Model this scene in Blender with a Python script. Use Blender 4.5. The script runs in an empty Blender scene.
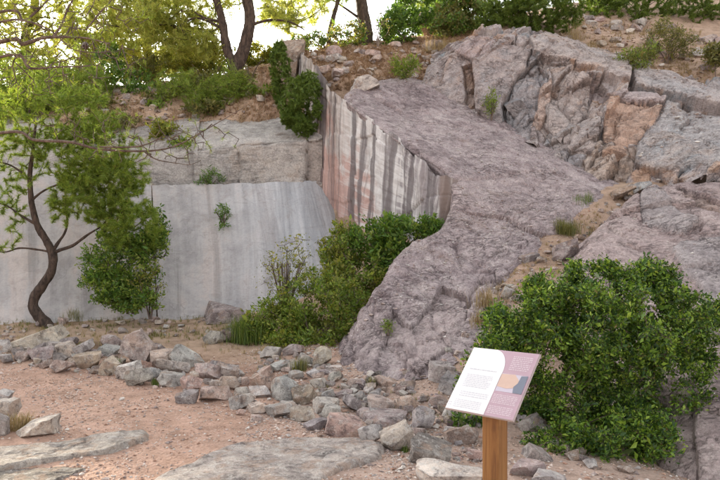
import bpy, bmesh, math, random
import numpy as np
from mathutils import Vector, Matrix

# ---------------------------------------------------------------- camera, sky, sun, exposure
scene = bpy.context.scene
COL = scene.collection
F, U0, V0, CAMZ = 624.0, 360.0, 265.0, 1.70       # photo focal length (px of 720), horizon row, eye height

cam_d = bpy.data.cameras.new('camera'); cam = bpy.data.objects.new('camera', cam_d); COL.objects.link(cam)
cam.location = (0, 0, CAMZ); cam.rotation_euler = (math.radians(90), 0, 0)
cam_d.sensor_width = 36.0; cam_d.lens = 36.0 * F / 720.0
cam_d.shift_y = (V0 - 240.0) / 720.0
cam_d.clip_start = 0.05; cam_d.clip_end = 3000
scene.camera = cam

SUN_AZ, SUN_EL = -38.0, 20.0
world = bpy.data.worlds.new('World'); scene.world = world; world.use_nodes = True
wn = world.node_tree; wn.nodes.clear()
sky = wn.nodes.new('ShaderNodeTexSky'); sky.sky_type = 'NISHITA'; sky.sun_disc = False
sky.sun_elevation = math.radians(SUN_EL); sky.sun_rotation = math.radians(SUN_AZ % 360)
sky.altitude = 100; sky.air_density = 1.0; sky.dust_density = 4.0; sky.ozone_density = 1.0
hs = wn.nodes.new('ShaderNodeHueSaturation'); hs.inputs['Saturation'].default_value = 0.10
bg = wn.nodes.new('ShaderNodeBackground'); bg.inputs['Strength'].default_value = 0.15
wo = wn.nodes.new('ShaderNodeOutputWorld')
wn.links.new(sky.outputs[0], hs.inputs['Color']); wn.links.new(hs.outputs[0], bg.inputs['Color']); wn.links.new(bg.outputs[0], wo.inputs[0])

sun_d = bpy.data.lights.new('sun', 'SUN'); sun_d.energy = 4.6; sun_d.angle = math.radians(3.0); sun_d.color = (1.0, 0.86, 0.62)
sun = bpy.data.objects.new('sun', sun_d); COL.objects.link(sun)
_a, _e = math.radians(SUN_AZ), math.radians(SUN_EL)
sun.rotation_euler = Vector((math.sin(_a)*math.cos(_e), math.cos(_a)*math.cos(_e), math.sin(_e))).to_track_quat('Z', 'Y').to_euler()
sun.location = (-20, 40, 30)

scene.view_settings.view_transform = 'Standard'; scene.view_settings.look = 'None'
scene.view_settings.exposure = 1.92; scene.view_settings.gamma = 1.0
scene.cycles.use_denoising = True; scene.cycles.use_adaptive_sampling = True; scene.cycles.adaptive_threshold = 0.025
scene.cycles.max_bounces = 4; scene.cycles.diffuse_bounces = 2; scene.cycles.glossy_bounces = 2; scene.cycles.transmission_bounces = 3

# ---------------------------------------------------------------- helpers
def P(u, v, Y):
    """photo pixel + distance in metres -> world point"""
    return np.array([(u - U0) / F * Y, Y, CAMZ - (v - V0) / F * Y])

def unit(a): return a / np.maximum(np.linalg.norm(a, axis=-1, keepdims=True), 1e-9)

def mesh_np(name, verts, faces, mat=None, parent=None, smooth=True, attrs=None, sharp=None, link=True):
    """faces: list of (M,k) int arrays"""
    verts = np.asarray(verts, np.float32)
    if isinstance(faces, np.ndarray): faces = [faces]
    faces = [f for f in faces if len(f)]
    me = bpy.data.meshes.new(name)
    me.vertices.add(len(verts)); me.vertices.foreach_set('co', verts.ravel())
    loops = np.concatenate([f.ravel() for f in faces]).astype(np.int32)
    sizes = np.concatenate([np.full(len(f), f.shape[1]) for f in faces]).astype(np.int32)
    starts = np.concatenate([[0], np.cumsum(sizes)[:-1]]).astype(np.int32)
    me.loops.add(len(loops)); me.loops.foreach_set('vertex_index', loops)
    me.polygons.add(len(sizes)); me.polygons.foreach_set('loop_start', starts); me.polygons.foreach_set('loop_total', sizes)
    me.polygons.foreach_set('use_smooth', np.full(len(sizes), smooth, dtype=bool))
    me.update(calc_edges=True)
    if sharp: me.set_sharp_from_angle(angle=math.radians(sharp))
    for k, a in (attrs or {}).items():
        a = np.asarray(a, np.float32)
        if a.shape[1] == 3:
            at = me.attributes.new(k, 'FLOAT_VECTOR', 'POINT'); at.data.foreach_set('vector', a.ravel())
        else:
            at = me.attributes.new(k, 'FLOAT_COLOR', 'POINT'); at.data.foreach_set('color', a.ravel())
    if mat: me.materials.append(mat)
    if not link: return me
    o = bpy.data.objects.new(name, me); COL.objects.link(o)
    if parent: o.parent = parent
    return o

def tag(o, label=None, cat=None, group=None, kind=None):
    if label: o['label'] = label
    if cat: o['category'] = cat
    if group: o['group'] = group
    if kind: o['kind'] = kind
    return o

def empty(name, loc=(0, 0, 0)):
    o = bpy.data.objects.new(name, None); COL.objects.link(o); o.location = loc; o.empty_display_size = 0.2
    return o

# ---- vectorised noise
def _h(ix, iy, iz, s):
    with np.errstate(over='ignore'):
        h = (ix.astype(np.uint32) * np.uint32(374761393) + iy.astype(np.uint32) * np.uint32(668265263)
             + iz.astype(np.uint32) * np.uint32(2147483647 - 58) + np.uint32((s * 974634211) & 0xffffffff))
        h = (h ^ (h >> np.uint32(13))) * np.uint32(1274126177)
        h = (h ^ (h >> np.uint32(16))) * np.uint32(2246822519)
        return h ^ (h >> np.uint32(15))
_G = unit(np.array([[1,1,0],[-1,1,0],[1,-1,0],[-1,-1,0],[1,0,1],[-1,0,1],[1,0,-1],[-1,0,-1],[0,1,1],[0,-1,1],[0,1,-1],[0,-1,-1],[1,1,1],[-1,-1,1],[1,-1,-1],[-1,1,-1]], float))
def noise(p, s=0):
    i = np.floor(p).astype(np.int64); f = p - i
    w = f*f*f*(f*(f*6-15)+10)
    r = 0
    for dx in (0, 1):
        for dy in (0, 1):
            for dz in (0, 1):
                g = _G[_h(i[:,0]+dx, i[:,1]+dy, i[:,2]+dz, s) & np.uint32(15)]
                d = (g * (f - np.array([dx, dy, dz]))).sum(1)
                r = r + d * (w[:,0] if dx else 1-w[:,0]) * (w[:,1] if dy else 1-w[:,1]) * (w[:,2] if dz else 1-w[:,2])
    return r * 1.4
def fbm(p, s=0, oct=4, gain=0.5):
    r = 0; a = 1.0; q = np.array(p, float)
    for k in range(oct):
        r = r + a * noise(q, s + k); q = q * 2.03 + 7.1; a *= gain
    return r
def cells(p, s=0):
    i = np.floor(p).astype(np.int64)
    n = len(p); f1 = np.full(n, 9.0); f2 = np.full(n, 9.0); rid = np.zeros(n, np.uint32); vec = np.zeros((n, 3))
    for dx in (-1, 0, 1):
        for dy in (-1, 0, 1):
            for dz in (-1, 0, 1):
                c = i + np.array([dx, dy, dz])
                h = _h(c[:,0], c[:,1], c[:,2], s)
                j = np.stack([(h & np.uint32(1023)), (h >> np.uint32(10)) & np.uint32(1023), (h >> np.uint32(20)) & np.uint32(1023)], 1) / 1023.0
                v = p - (c + j); d = np.sqrt((v*v).sum(1))
                b = d < f1
                f2 = np.where(b, f1, np.minimum(f2, d)); f1 = np.where(b, d, f1)
                rid = np.where(b, h, rid); vec[b] = v[b]
    h2 = _h(rid, rid >> np.uint32(7), rid >> np.uint32(3), s + 5)
    r = np.stack([(h2 & np.uint32(1023)), (h2 >> np.uint32(10)) & np.uint32(1023), (h2 >> np.uint32(20)) & np.uint32(1023)], 1) / 1023.0 - 0.5
    return f1, f2, r, vec
def rotm(ax, deg):
    return np.array(Matrix.Rotation(math.radians(deg), 3, ax))
def blocky(p, scale, amp, s=0, tilt=1.0, crack=0.5, M=None, sq=(1, 1, 1), warp=0.05):
    q = p if M is None else p @ M
    q = q / (scale * np.array(sq)); q = q + warp * np.stack([noise(q*1.7, s+31), noise(q*1.7, s+32), noise(q*1.7, s+33)], 1)
    f1, f2, r, v = cells(q, s)
    d = r[:,0] * amp + (v * r).sum(1) * 2 * amp * tilt
    return d - crack * amp * np.exp(-(f2 - f1) / 0.05)

# ---- node helpers
def new_mat(name):
    m = bpy.data.materials.new(name); m.use_nodes = True; m.node_tree.nodes.clear(); return m, m.node_tree
def nd(nt, typ, ins=None, out=0, **props):
    n = nt.nodes.new('ShaderNode' + typ)
    for k, v in props.items(): setattr(n, k, v)
    for k, v in (ins or {}).items():
        if isinstance(v, bpy.types.NodeSocket): nt.links.new(v, n.inputs[k])
        else: n.inputs[k].default_value = v
    return n.outputs[out]
def c4(c): return (c[0], c[1], c[2], 1.0)
def ramp(nt, fac, stops, interp='LINEAR'):
    n = nt.nodes.new('ShaderNodeValToRGB'); n.color_ramp.interpolation = interp
    e = n.color_ramp.elements
    while len(e) < len(stops): e.new(0.5)
    for el, (p, c) in zip(e, stops):
        el.position = p; el.color = c4(c) if not isinstance(c, (int, float)) else (c, c, c, 1)
    nt.links.new(fac, n.inputs[0]); return n.outputs[0]
def mixc(nt, fac, a, b, blend='MIX'):
    n = nt.nodes.new('ShaderNodeMix'); n.data_type = 'RGBA'; n.blend_type = blend; n.clamp_factor = True
    for i, v in ((0, fac), (6, a), (7, b)):
        if isinstance(v, bpy.types.NodeSocket): nt.links.new(v, n.inputs[i])
        else: n.inputs[i].default_value = v if i == 0 else c4(v)
    return n.outputs[2]
def math_(nt, op, a, b=0.0, c=0.0, clamp=False):
    n = nt.nodes.new('ShaderNodeMath'); n.operation = op; n.use_clamp = clamp
    for i, v in enumerate((a, b, c)):
        if isinstance(v, bpy.types.NodeSocket): nt.links.new(v, n.inputs[i])
        else: n.inputs[i].default_value = v
    return n.outputs[0]
def mapping(nt, vec, scale=(1, 1, 1), rot=(0, 0, 0), loc=(0, 0, 0)):
    return nd(nt, 'Mapping', {'Vector': vec, 'Scale': scale, 'Rotation': rot, 'Location': loc})
def tex(nt, vec, scale, detail=4.0, rough=0.55, dist=0.0, out=0):
    return nd(nt, 'TexNoise', {'Vector': vec, 'Scale': scale, 'Detail': detail, 'Roughness': rough, 'Distortion': dist}, out)
def voro(nt, vec, scale, feature='F1', out=0):
    return nd(nt, 'TexVoronoi', {'Vector': vec, 'Scale': scale}, out, feature=feature)
def finish(nt, col, rough=0.85, bump=None, dist=0.02, strength=0.6, spec=0.3, nrm=None):
    b = nt.nodes.new('ShaderNodeBsdfPrincipled')
    for k, v in (('Base Color', col), ('Roughness', rough), ('Specular IOR Level', spec)):
        if isinstance(v, bpy.types.NodeSocket): nt.links.new(v, b.inputs[k])
        else: b.inputs[k].default_value = c4(v) if k == 'Base Color' else v
    if bump is not None:
        n = nd(nt, 'Bump', {'Height': bump, 'Distance': dist, 'Strength': strength})
        nt.links.new(n, b.inputs['Normal'])
    o = nt.nodes.new('ShaderNodeOutputMaterial'); nt.links.new(b.outputs[0], o.inputs[0])

def thresh(nt, v, a, b):
    return nd(nt, 'MapRange', {'Value': v, 'From Min': a, 'From Max': b, 'To Min': 0.0, 'To Max': 1.0}, clamp=True)

# ---------------------------------------------------------------- materials
def rock_material(name, stops, flecks=0.35, line_rot=(0.3, 0.5, 0.6), lines=0.6, blue=None, warm=None, line_scale=(1.2, 9, 9), bstr=0.9):
    m, nt = new_mat(name)
    co = nd(nt, 'TexCoord', out=3)
    big = tex(nt, co, 0.55, 4, 0.6, 0.4); mid = tex(nt, co, 4.2, 5, 0.72, 0.2); fine = tex(nt, co, 26, 4, 0.75)
    k = math_(nt, 'ADD', math_(nt, 'MULTIPLY', big, 0.4), math_(nt, 'MULTIPLY', mid, 0.6))
    col = ramp(nt, k, stops)
    if blue is not None:
        col = mixc(nt, thresh(nt, tex(nt, mapping(nt, co, loc=(5, 2, 9)), 0.62, 4, 0.6, 0.5), 0.53, 0.60), col, blue)
    if warm is not None:
        col = mixc(nt, math_(nt, 'MULTIPLY', thresh(nt, tex(nt, mapping(nt, co, loc=(15, 7, 1)), 0.9, 5, 0.65, 0.6), 0.55, 0.63), 0.75), col, warm)
    tn = nt.nodes.new('ShaderNodeAttribute'); tn.attribute_name = 'tint'
    tcol = mixc(nt, 1.0, tn.outputs['Color'], ramp(nt, mid, [(0.3, (0.62, 0.60, 0.60)), (0.5, (1, 1, 1)), (0.7, (1.3, 1.28, 1.26))]), 'MULTIPLY')
    col = mixc(nt, tn.outputs['Alpha'], col, tcol)
    col = mixc(nt, 0.9, col, ramp(nt, fine, [(0.25, 0.25), (0.5, 0.5), (0.75, 0.75)]), 'OVERLAY')
    # short dark fracture lines along the bedding
    lm = tex(nt, mapping(nt, co, line_scale, line_rot), 1.3, 5, 0.6, 0.5)
    ln = math_(nt, 'SUBTRACT', 1.0, thresh(nt, math_(nt, 'ABSOLUTE', math_(nt, 'SUBTRACT', lm, 0.5)), 0.004, 0.035))
    lmask = thresh(nt, tex(nt, mapping(nt, co, loc=(3, 3, 3)), 1.6, 4, 0.6), 0.42, 0.6)
    ln = math_(nt, 'MULTIPLY', ln, lmask)
    col = mixc(nt, math_(nt, 'MULTIPLY', ln, lines), col, (0.085, 0.065, 0.065))
    # pale chips and flecks
    v1 = voro(nt, co, 14.0); vm = tex(nt, co, 2.1, 4, 0.6)
    fl = math_(nt, 'MULTIPLY', math_(nt, 'SUBTRACT', 1.0, thresh(nt, v1, 0.10, 0.17)), thresh(nt, vm, 0.47, 0.58))
    v2 = voro(nt, co, 41.0)
    fl2 = math_(nt, 'MULTIPLY', math_(nt, 'SUBTRACT', 1.0, thresh(nt, v2, 0.14, 0.22)), thresh(nt, vm, 0.44, 0.6))
    flk = math_(nt, 'MULTIPLY', math_(nt, 'MAXIMUM', fl, fl2), flecks)
    col = mixc(nt, flk, col, (0.62, 0.57, 0.53))
    # brown earth staining
    col = mixc(nt, math_(nt, 'MULTIPLY', thresh(nt, tex(nt, mapping(nt, co, loc=(8, 1, 4)), 1.3, 6, 0.7, 0.3), 0.60, 0.70), 0.35), col, (0.22, 0.145, 0.10))
    h = math_(nt, 'ADD', math_(nt, 'MULTIPLY', fine, 0.55), math_(nt, 'MULTIPLY', mid, 0.6))
    h = math_(nt, 'SUBTRACT', h, math_(nt, 'MULTIPLY', ln, 0.55))
    h = math_(nt, 'ADD', h, math_(nt, 'MULTIPLY', voro(nt, mapping(nt, co, (1, 1.6, 1.3), line_rot), 8.0), 0.22))
    finish(nt, col, 0.88, h, 0.06, bstr, 0.25)
    return m

M_PURPLE = rock_material('purple_rock', [(0.32, (0.12, 0.088, 0.092)), (0.42, (0.245, 0.192, 0.194)), (0.50, (0.35, 0.285, 0.284)), (0.58, (0.425, 0.355, 0.347)), (0.70, (0.57, 0.50, 0.48))], 1.0, line_rot=(0.5, 0.3, -0.7), lines=0.30, bstr=0.8, line_scale=(2.6, 8, 8))
M_RIGHT = rock_material('mauve_rock', [(0.32, (0.16, 0.12, 0.12)), (0.44, (0.31, 0.24, 0.232)), (0.54, (0.40, 0.315, 0.30)), (0.7, (0.48, 0.40, 0.375))], 0.4, line_rot=(0.4, -0.6, -0.5), lines=0.4, line_scale=(2.2, 8, 8), bstr=0.8)
M_CLIFF = rock_material('broken_cliff_rock', [(0.30, (0.15, 0.118, 0.115)), (0.42, (0.30, 0.255, 0.248)), (0.52, (0.40, 0.35, 0.34)), (0.64, (0.51, 0.465, 0.445))], 0.35, line_rot=(0.1, 0.9, 0.5), lines=0.45, line_scale=(2.0, 8, 8), blue=(0.30, 0.315, 0.335), warm=(0.46, 0.295, 0.20), bstr=0.75)
M_LEDGE = rock_material('ledge_rock', [(0.30, (0.20, 0.175, 0.165)), (0.43, (0.35, 0.315, 0.295)), (0.54, (0.43, 0.39, 0.365)), (0.7, (0.50, 0.46, 0.43))], 0.3, lines=0.25, warm=(0.40, 0.31, 0.25), bstr=0.7)

def slab_material(name, blue_side):
    m, nt = new_mat(name)
    st = nd(nt, 'Attribute', out=1, attribute_name='st')
    co = nd(nt, 'TexCoord', out=3)
    streak = tex(nt, mapping(nt, st, (1.3, 0.10, 1)), 1.0, 6, 0.62, 0.5)
    thin = tex(nt, mapping(nt, st, (3.6, 0.22, 1)), 1.0, 6, 0.68, 0.6)
    blot = tex(nt, co, 1.1, 6, 0.68, 0.4); fine = tex(nt, co, 22, 5, 0.75)
    k = math_(nt, 'ADD', math_(nt, 'MULTIPLY', streak, 0.5), math_(nt, 'MULTIPLY', blot, 0.5))
    col = ramp(nt, k, [(0.34, (0.20, 0.185, 0.185)), (0.43, (0.315, 0.295, 0.295)), (0.50, (0.395, 0.37, 0.365)), (0.56, (0.44, 0.385, 0.365)), (0.66, (0.50, 0.455, 0.435))])
    sx = nd(nt, 'SeparateXYZ', {0: st})
    if blue_side:
        bl = thresh(nt, math_(nt, 'ADD', sx, math_(nt, 'MULTIPLY', blot, 1.5)), 2.0, 3.9)
        bcol = ramp(nt, thin, [(0.34, (0.19, 0.20, 0.22)), (0.46, (0.32, 0.335, 0.36)), (0.58, (0.46, 0.475, 0.505)), (0.72, (0.54, 0.545, 0.56))])
        col = mixc(nt, math_(nt, 'MULTIPLY', bl, 0.7), col, bcol)
    col = mixc(nt, math_(nt, 'MULTIPLY', thresh(nt, thin, 0.5, 0.72), 0.3), col, (0.47, 0.45, 0.44))
    col = mixc(nt, math_(nt, 'MULTIPLY', thresh(nt, tex(nt, mapping(nt, co, loc=(2, 6, 3)), 2.6, 6, 0.75, 0.5), 0.54, 0.66), 0.35), col, (0.25, 0.205, 0.185))
    col = mixc(nt, math_(nt, 'MULTIPLY', thresh(nt, tex(nt, mapping(nt, st, (3.2, 0.12, 1), loc=(4, 0, 0)), 1, 5, 0.6, 0.3), 0.56, 0.66), 0.5), col, (0.19, 0.175, 0.17))
    col = mixc(nt, 0.6, col, ramp(nt, fine, [(0.25, 0.40), (0.5, 0.52), (0.75, 0.64)]), 'OVERLAY')
    # hairline joints running diagonally
    w = tex(nt, mapping(nt, st, (0.5, 1.5, 1), (0, 0, 0.6)), 1.5, 3, 0.5, 0.8)
    ln = math_(nt, 'SUBTRACT', 1.0, thresh(nt, math_(nt, 'ABSOLUTE', math_(nt, 'SUBTRACT', w, 0.5)), 0.001, 0.009))
    col = mixc(nt, math_(nt, 'MULTIPLY', ln, 0.22), col, (0.13, 0.115, 0.11))
    v1 = voro(nt, co, 16.0); vm = tex(nt, co, 1.4, 4, 0.6)
    fl = math_(nt, 'MULTIPLY', math_(nt, 'SUBTRACT', 1.0, thresh(nt, v1, 0.05, 0.11)), thresh(nt, vm, 0.48, 0.6))
    col = mixc(nt, math_(nt, 'MULTIPLY', fl, 0.7), col, (0.60, 0.58, 0.56))
    h = math_(nt, 'ADD', math_(nt, 'MULTIPLY', fine, 0.15), math_(nt, 'MULTIPLY', blot, 0.5))
    h = math_(nt, 'SUBTRACT', h, math_(nt, 'MULTIPLY', ln, 0.15))
    h = math_(nt, 'ADD', h, math_(nt, 'MULTIPLY', thin, 0.25))
    finish(nt, col, 0.7, h, 0.03, 0.45, 0.35)
    return m
M_SLAB = slab_material('sawn_slab_stone', True)
M_SLAB2 = slab_material('sawn_slab_stone_plain', False)

def striped_material():
    m, nt = new_mat('striped_quarry_stone')
    st = nd(nt, 'Attribute', out=1, attribute_name='st'); co = nd(nt, 'TexCoord', out=3)
    sk = mapping(nt, st, (1, 1, 1), (0, 0, 0.10))
    b2 = tex(nt, mapping(nt, sk, (5.5, 0.16, 1), loc=(2, 1, 0)), 1.0, 5, 0.65, 0.3)
    sx = nd(nt, 'SeparateXYZ', {0: sk}); sy = nd(nt, 'SeparateXYZ', {0: st}, 1); sx0 = nd(nt, 'SeparateXYZ', {0: st})
    b1 = tex(nt, mapping(nt, sk, (1.1, 0.12, 1)), 1.0, 4, 0.6, 0.25)
    reg = nd(nt, 'MapRange', {'Value': math_(nt, 'ADD', sx, math_(nt, 'MULTIPLY', math_(nt, 'SUBTRACT', b1, 0.5), 3.0)), 'From Min': 3.0, 'From Max': 8.6})
    col = ramp(nt, reg, [(0.0, (0.40, 0.34, 0.30)), (0.12, (0.46, 0.39, 0.355)), (0.25, (0.42, 0.345, 0.315)), (0.4, (0.52, 0.475, 0.455)), (0.6, (0.55, 0.52, 0.51)), (0.72, (0.34, 0.315, 0.325)), (1.0, (0.26, 0.225, 0.23))])
    col = mixc(nt, math_(nt, 'MULTIPLY', thresh(nt, b2, 0.48, 0.58), 0.7), col, (0.64, 0.615, 0.60))
    # red iron patch low on the wall
    rn = math_(nt, 'ADD', math_(nt, 'MULTIPLY', tex(nt, mapping(nt, sk, (0.7, 0.30, 1), loc=(1.3, 0, 0)), 1.3, 4, 0.6), 1.7), math_(nt, 'MULTIPLY', sy, -0.17))
    redm = math_(nt, 'MULTIPLY', math_(nt, 'MULTIPLY', thresh(nt, rn, 0.34, 0.44), thresh(nt, sx0, 3.3, 3.7)), math_(nt, 'SUBTRACT', 1.0, thresh(nt, sx0, 6.3, 6.9)))
    col = mixc(nt, math_(nt, 'MULTIPLY', redm, 0.62), col, (0.46, 0.235, 0.19))
    # white veins crossing on the slant
    vv = tex(nt, mapping(nt, st, (0.55, 5.0, 1), (0, 0, 0.72)), 1.2, 5, 0.7, 0.4)
    vmask = math_(nt, 'MULTIPLY', thresh(nt, sx0, 4.6, 5.6), math_(nt, 'SUBTRACT', 1.0, thresh(nt, sx0, 7.6, 8.4)))
    col = mixc(nt, math_(nt, 'MULTIPLY', math_(nt, 'MULTIPLY', thresh(nt, vv, 0.47, 0.56), vmask), 0.8), col, (0.66, 0.645, 0.635))
    dn = tex(nt, mapping(nt, sk, (2.6, 0.06, 1), loc=(9, 0, 0)), 1, 4, 0.6, 0.2)
    dk = thresh(nt, dn, 0.50, 0.57)
    col = mixc(nt, math_(nt, 'MULTIPLY', dk, 0.82), col, (0.125, 0.105, 0.11))
    dn2 = thresh(nt, tex(nt, mapping(nt, sk, (8.0, 0.10, 1), loc=(3, 0, 0)), 1, 4, 0.6, 0.2), 0.55, 0.62)
    col = mixc(nt, math_(nt, 'MULTIPLY', dn2, 0.6), col, (0.17, 0.145, 0.145))
    col = mixc(nt, math_(nt, 'MULTIPLY', thresh(nt, sx0, 8.95, 9.05), 0.6), col, (0.20, 0.14, 0.11))
    fine = tex(nt, co, 20, 6, 0.7)
    col = mixc(nt, 0.6, col, ramp(nt, fine, [(0.25, 0.42), (0.5, 0.5), (0.8, 0.6)]), 'OVERLAY')
    h = math_(nt, 'ADD', math_(nt, 'MULTIPLY', fine, 0.3), math_(nt, 'ADD', math_(nt, 'MULTIPLY', vv, 0.4), math_(nt, 'MULTIPLY', b2, 0.6)))
    finish(nt, col, 0.75, h, 0.05, 0.6, 0.3)
    return m
M_STRIPE = striped_material()

def ground_material():
    m, nt = new_mat('red_gravel_ground')
    co = nd(nt, 'TexCoord', out=3); z = nd(nt, 'Attribute', out=0, attribute_name='zone')
    big = tex(nt, co, 0.5, 5, 0.6); mid = tex(nt, co, 4.0, 6, 0.65); fine = tex(nt, co, 45, 5, 0.7)
    col = mixc(nt, 1.0, z, ramp(nt, mid, [(0.28, (0.62, 0.60, 0.58)), (0.5, (1, 1, 1)), (0.75, (1.22, 1.22, 1.25))]), 'MULTIPLY')
    col = mixc(nt, 1.0, col, ramp(nt, big, [(0.3, (0.84, 0.80, 0.78)), (0.6, (1.08, 1.06, 1.05))]), 'MULTIPLY')
    # pebbles of several sizes
    for sc, th, am in ((26.0, 0.36, 0.75), (60.0, 0.42, 0.7), (13.0, 0.22, 0.6)):
        d = voro(nt, co, sc); vc = voro(nt, co, sc, out=1)
        vs = nd(nt, 'SeparateColor', {0: vc})
        pc = ramp(nt, vs, [(0.0, (0.20, 0.12, 0.095)), (0.3, (0.40, 0.235, 0.18)), (0.6, (0.50, 0.35, 0.29)), (0.85, (0.56, 0.47, 0.42)), (1.0, (0.64, 0.60, 0.56))])
        msk = math_(nt, 'MULTIPLY', math_(nt, 'SUBTRACT', 1.0, thresh(nt, d, th * 0.7, th)), thresh(nt, tex(nt, mapping(nt, co, loc=(sc, 0, 0)), 1.7, 4, 0.6), 0.42, 0.6))
        zc = mixc(nt, 0.5, pc, z)
        col = mixc(nt, math_(nt, 'MULTIPLY', msk, am), col, zc)
    col = mixc(nt, 0.6, col, ramp(nt, fine, [(0.25, 0.40), (0.5, 0.5), (0.8, 0.62)]), 'OVERLAY')
    h = math_(nt, 'ADD', math_(nt, 'MULTIPLY', fine, 0.5), math_(nt, 'ADD', mid, math_(nt, 'MULTIPLY', voro(nt, co, 26.0), -0.7)))
    finish(nt, col, 0.95, h, 0.03, 0.7, 0.15)
    return m
M_GROUND = ground_material()

def stone_material(name='loose_stone', attr=False):
    m, nt = new_mat(name)
    oi = nt.nodes.new('ShaderNodeObjectInfo')
    base = nd(nt, 'Attribute', out=0, attribute_name='tone') if attr else oi.outputs['Color']; rnd = oi.outputs['Random']
    co = nd(nt, 'VectorMath', {0: nd(nt, 'TexCoord', out=3), 1: nd(nt, 'CombineXYZ', {0: math_(nt, 'MULTIPLY', rnd, 57.0), 1: math_(nt, 'MULTIPLY', rnd, 31.0), 2: rnd})}, operation='ADD')
    big = tex(nt, co, 4.5, 5, 0.68, 0.4); mid = tex(nt, co, 15, 5, 0.75, 0.2); fine = tex(nt, co, 70, 4, 0.75)
    col = mixc(nt, 1.0, base, ramp(nt, big, [(0.32, (0.42, 0.40, 0.40)), (0.46, (0.9, 0.88, 0.87)), (0.54, (1.08, 1.05, 1.02)), (0.68, (1.5, 1.47, 1.42))]), 'MULTIPLY')
    col = mixc(nt, math_(nt, 'MULTIPLY', thresh(nt, mid, 0.52, 0.60), 0.5), col, (0.58, 0.545, 0.51))
    col = mixc(nt, math_(nt, 'MULTIPLY', thresh(nt, tex(nt, mapping(nt, co, loc=(4, 4, 4)), 5, 4, 0.65, 0.3), 0.55, 0.62), 0.45), col, (0.36, 0.235, 0.165))
    col = mixc(nt, math_(nt, 'MULTIPLY', thresh(nt, tex(nt, mapping(nt, co, loc=(1, 9, 2)), 11, 5, 0.78, 0.3), 0.54, 0.62), 0.6), col, (0.11, 0.09, 0.088))
    col = mixc(nt, 0.85, col, ramp(nt, fine, [(0.25, 0.28), (0.5, 0.5), (0.75, 0.72)]), 'OVERLAY')
    h = math_(nt, 'ADD', math_(nt, 'MULTIPLY', fine, 0.4), math_(nt, 'ADD', mid, big))
    finish(nt, col, 0.9, h, 0.035, 0.9, 0.2)
    return m
M_STONE = stone_material()
M_STONE_MIX = stone_material('loose_small_stones', True)

def leaf_material(name, stops, trans=0.35, tcol=None, spec=0.35, rough=0.5, patch=None):
    m, nt = new_mat(name)
    geo = nt.nodes.new('ShaderNodeNewGeometry'); r = geo.outputs['Random Per Island']
    col = ramp(nt, r, stops)
    b = nt.nodes.new('ShaderNodeBsdfPrincipled'); nt.links.new(col, b.inputs['Base Color'])
    b.inputs['Roughness'].default_value = rough; b.inputs['Specular IOR Level'].default_value = spec
    t = nt.nodes.new('ShaderNodeBsdfTranslucent')
    tc = mixc(nt, 1.0, col, tcol or (1.5, 1.45, 0.7), 'MULTIPLY'); nt.links.new(tc, t.inputs['Color'])
    mx = nt.nodes.new('ShaderNodeMixShader'); mx.inputs[0].default_value = trans
    nt.links.new(b.outputs[0], mx.inputs[1]); nt.links.new(t.outputs[0], mx.inputs[2])
    o = nt.nodes.new('ShaderNodeOutputMaterial'); nt.links.new(mx.outputs[0], o.inputs[0])
    return m
L_LENTISK = leaf_material('lentisk_leaf', [(0, (0.045, 0.095, 0.014)), (0.35, (0.105, 0.195, 0.022)), (0.75, (0.20, 0.31, 0.034)), (0.97, (0.30, 0.38, 0.06)), (1, (0.30, 0.22, 0.10))], 0.25)
L_OLD_SHADED = leaf_material('shaded_old_lentisk_leaf', [(0, (0.022, 0.055, 0.014)), (0.7, (0.05, 0.105, 0.022)), (1, (0.10, 0.12, 0.04))], 0.2)  # older inner leaves, coloured darker to carry the shade inside the bush
L_DARK = leaf_material('dark_green_leaf', [(0, (0.048, 0.105, 0.022)), (0.6, (0.105, 0.20, 0.032)), (1, (0.19, 0.28, 0.05))], 0.33)
L_YELL = leaf_material('yellow_green_leaf', [(0, (0.12, 0.15, 0.03)), (0.6, (0.22, 0.235, 0.045)), (1, (0.34, 0.31, 0.07))], 0.42)
L_SHRUB = leaf_material('bright_shrub_leaf', [(0, (0.09, 0.15, 0.024)), (0.55, (0.17, 0.25, 0.036)), (1, (0.29, 0.33, 0.075))], 0.38)
L_PINE = leaf_material('pine_needle', [(0, (0.125, 0.195, 0.034)), (0.6, (0.215, 0.305, 0.05)), (0.93, (0.31, 0.37, 0.07)), (1, (0.32, 0.25, 0.09))], 0.42)
L_GOLD = leaf_material('sunlit_pine_needle', [(0, (0.22, 0.29, 0.075)), (0.5, (0.38, 0.42, 0.125)), (1, (0.52, 0.48, 0.19))], 0.62)  # yellow glow of the backlighting sun is put into the needle colour
L_JUNI = leaf_material('juniper_scale', [(0, (0.06, 0.11, 0.018)), (0.6, (0.115, 0.18, 0.028)), (1, (0.18, 0.24, 0.045))], 0.28)
L_OLIVE = leaf_material('olive_shrub_leaf', [(0, (0.09, 0.10, 0.035)), (0.6, (0.17, 0.175, 0.055)), (1, (0.27, 0.23, 0.09))], 0.36)
L_STRAW = leaf_material('dry_grass_blade', [(0, (0.22, 0.15, 0.07)), (0.6, (0.36, 0.27, 0.13)), (1, (0.48, 0.38, 0.2))], 0.3, (1.1, 1.05, 0.9))
L_GRASS = leaf_material('green_grass_blade', [(0, (0.07, 0.12, 0.025)), (0.6, (0.13, 0.19, 0.04)), (1, (0.22, 0.24, 0.07))], 0.35)
L_LITTER = leaf_material('pine_litter', [(0, (0.28, 0.175, 0.105)), (0.6, (0.45, 0.31, 0.19)), (1, (0.58, 0.44, 0.29))], 0.1, (1.1, 1.0, 0.9))

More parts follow.
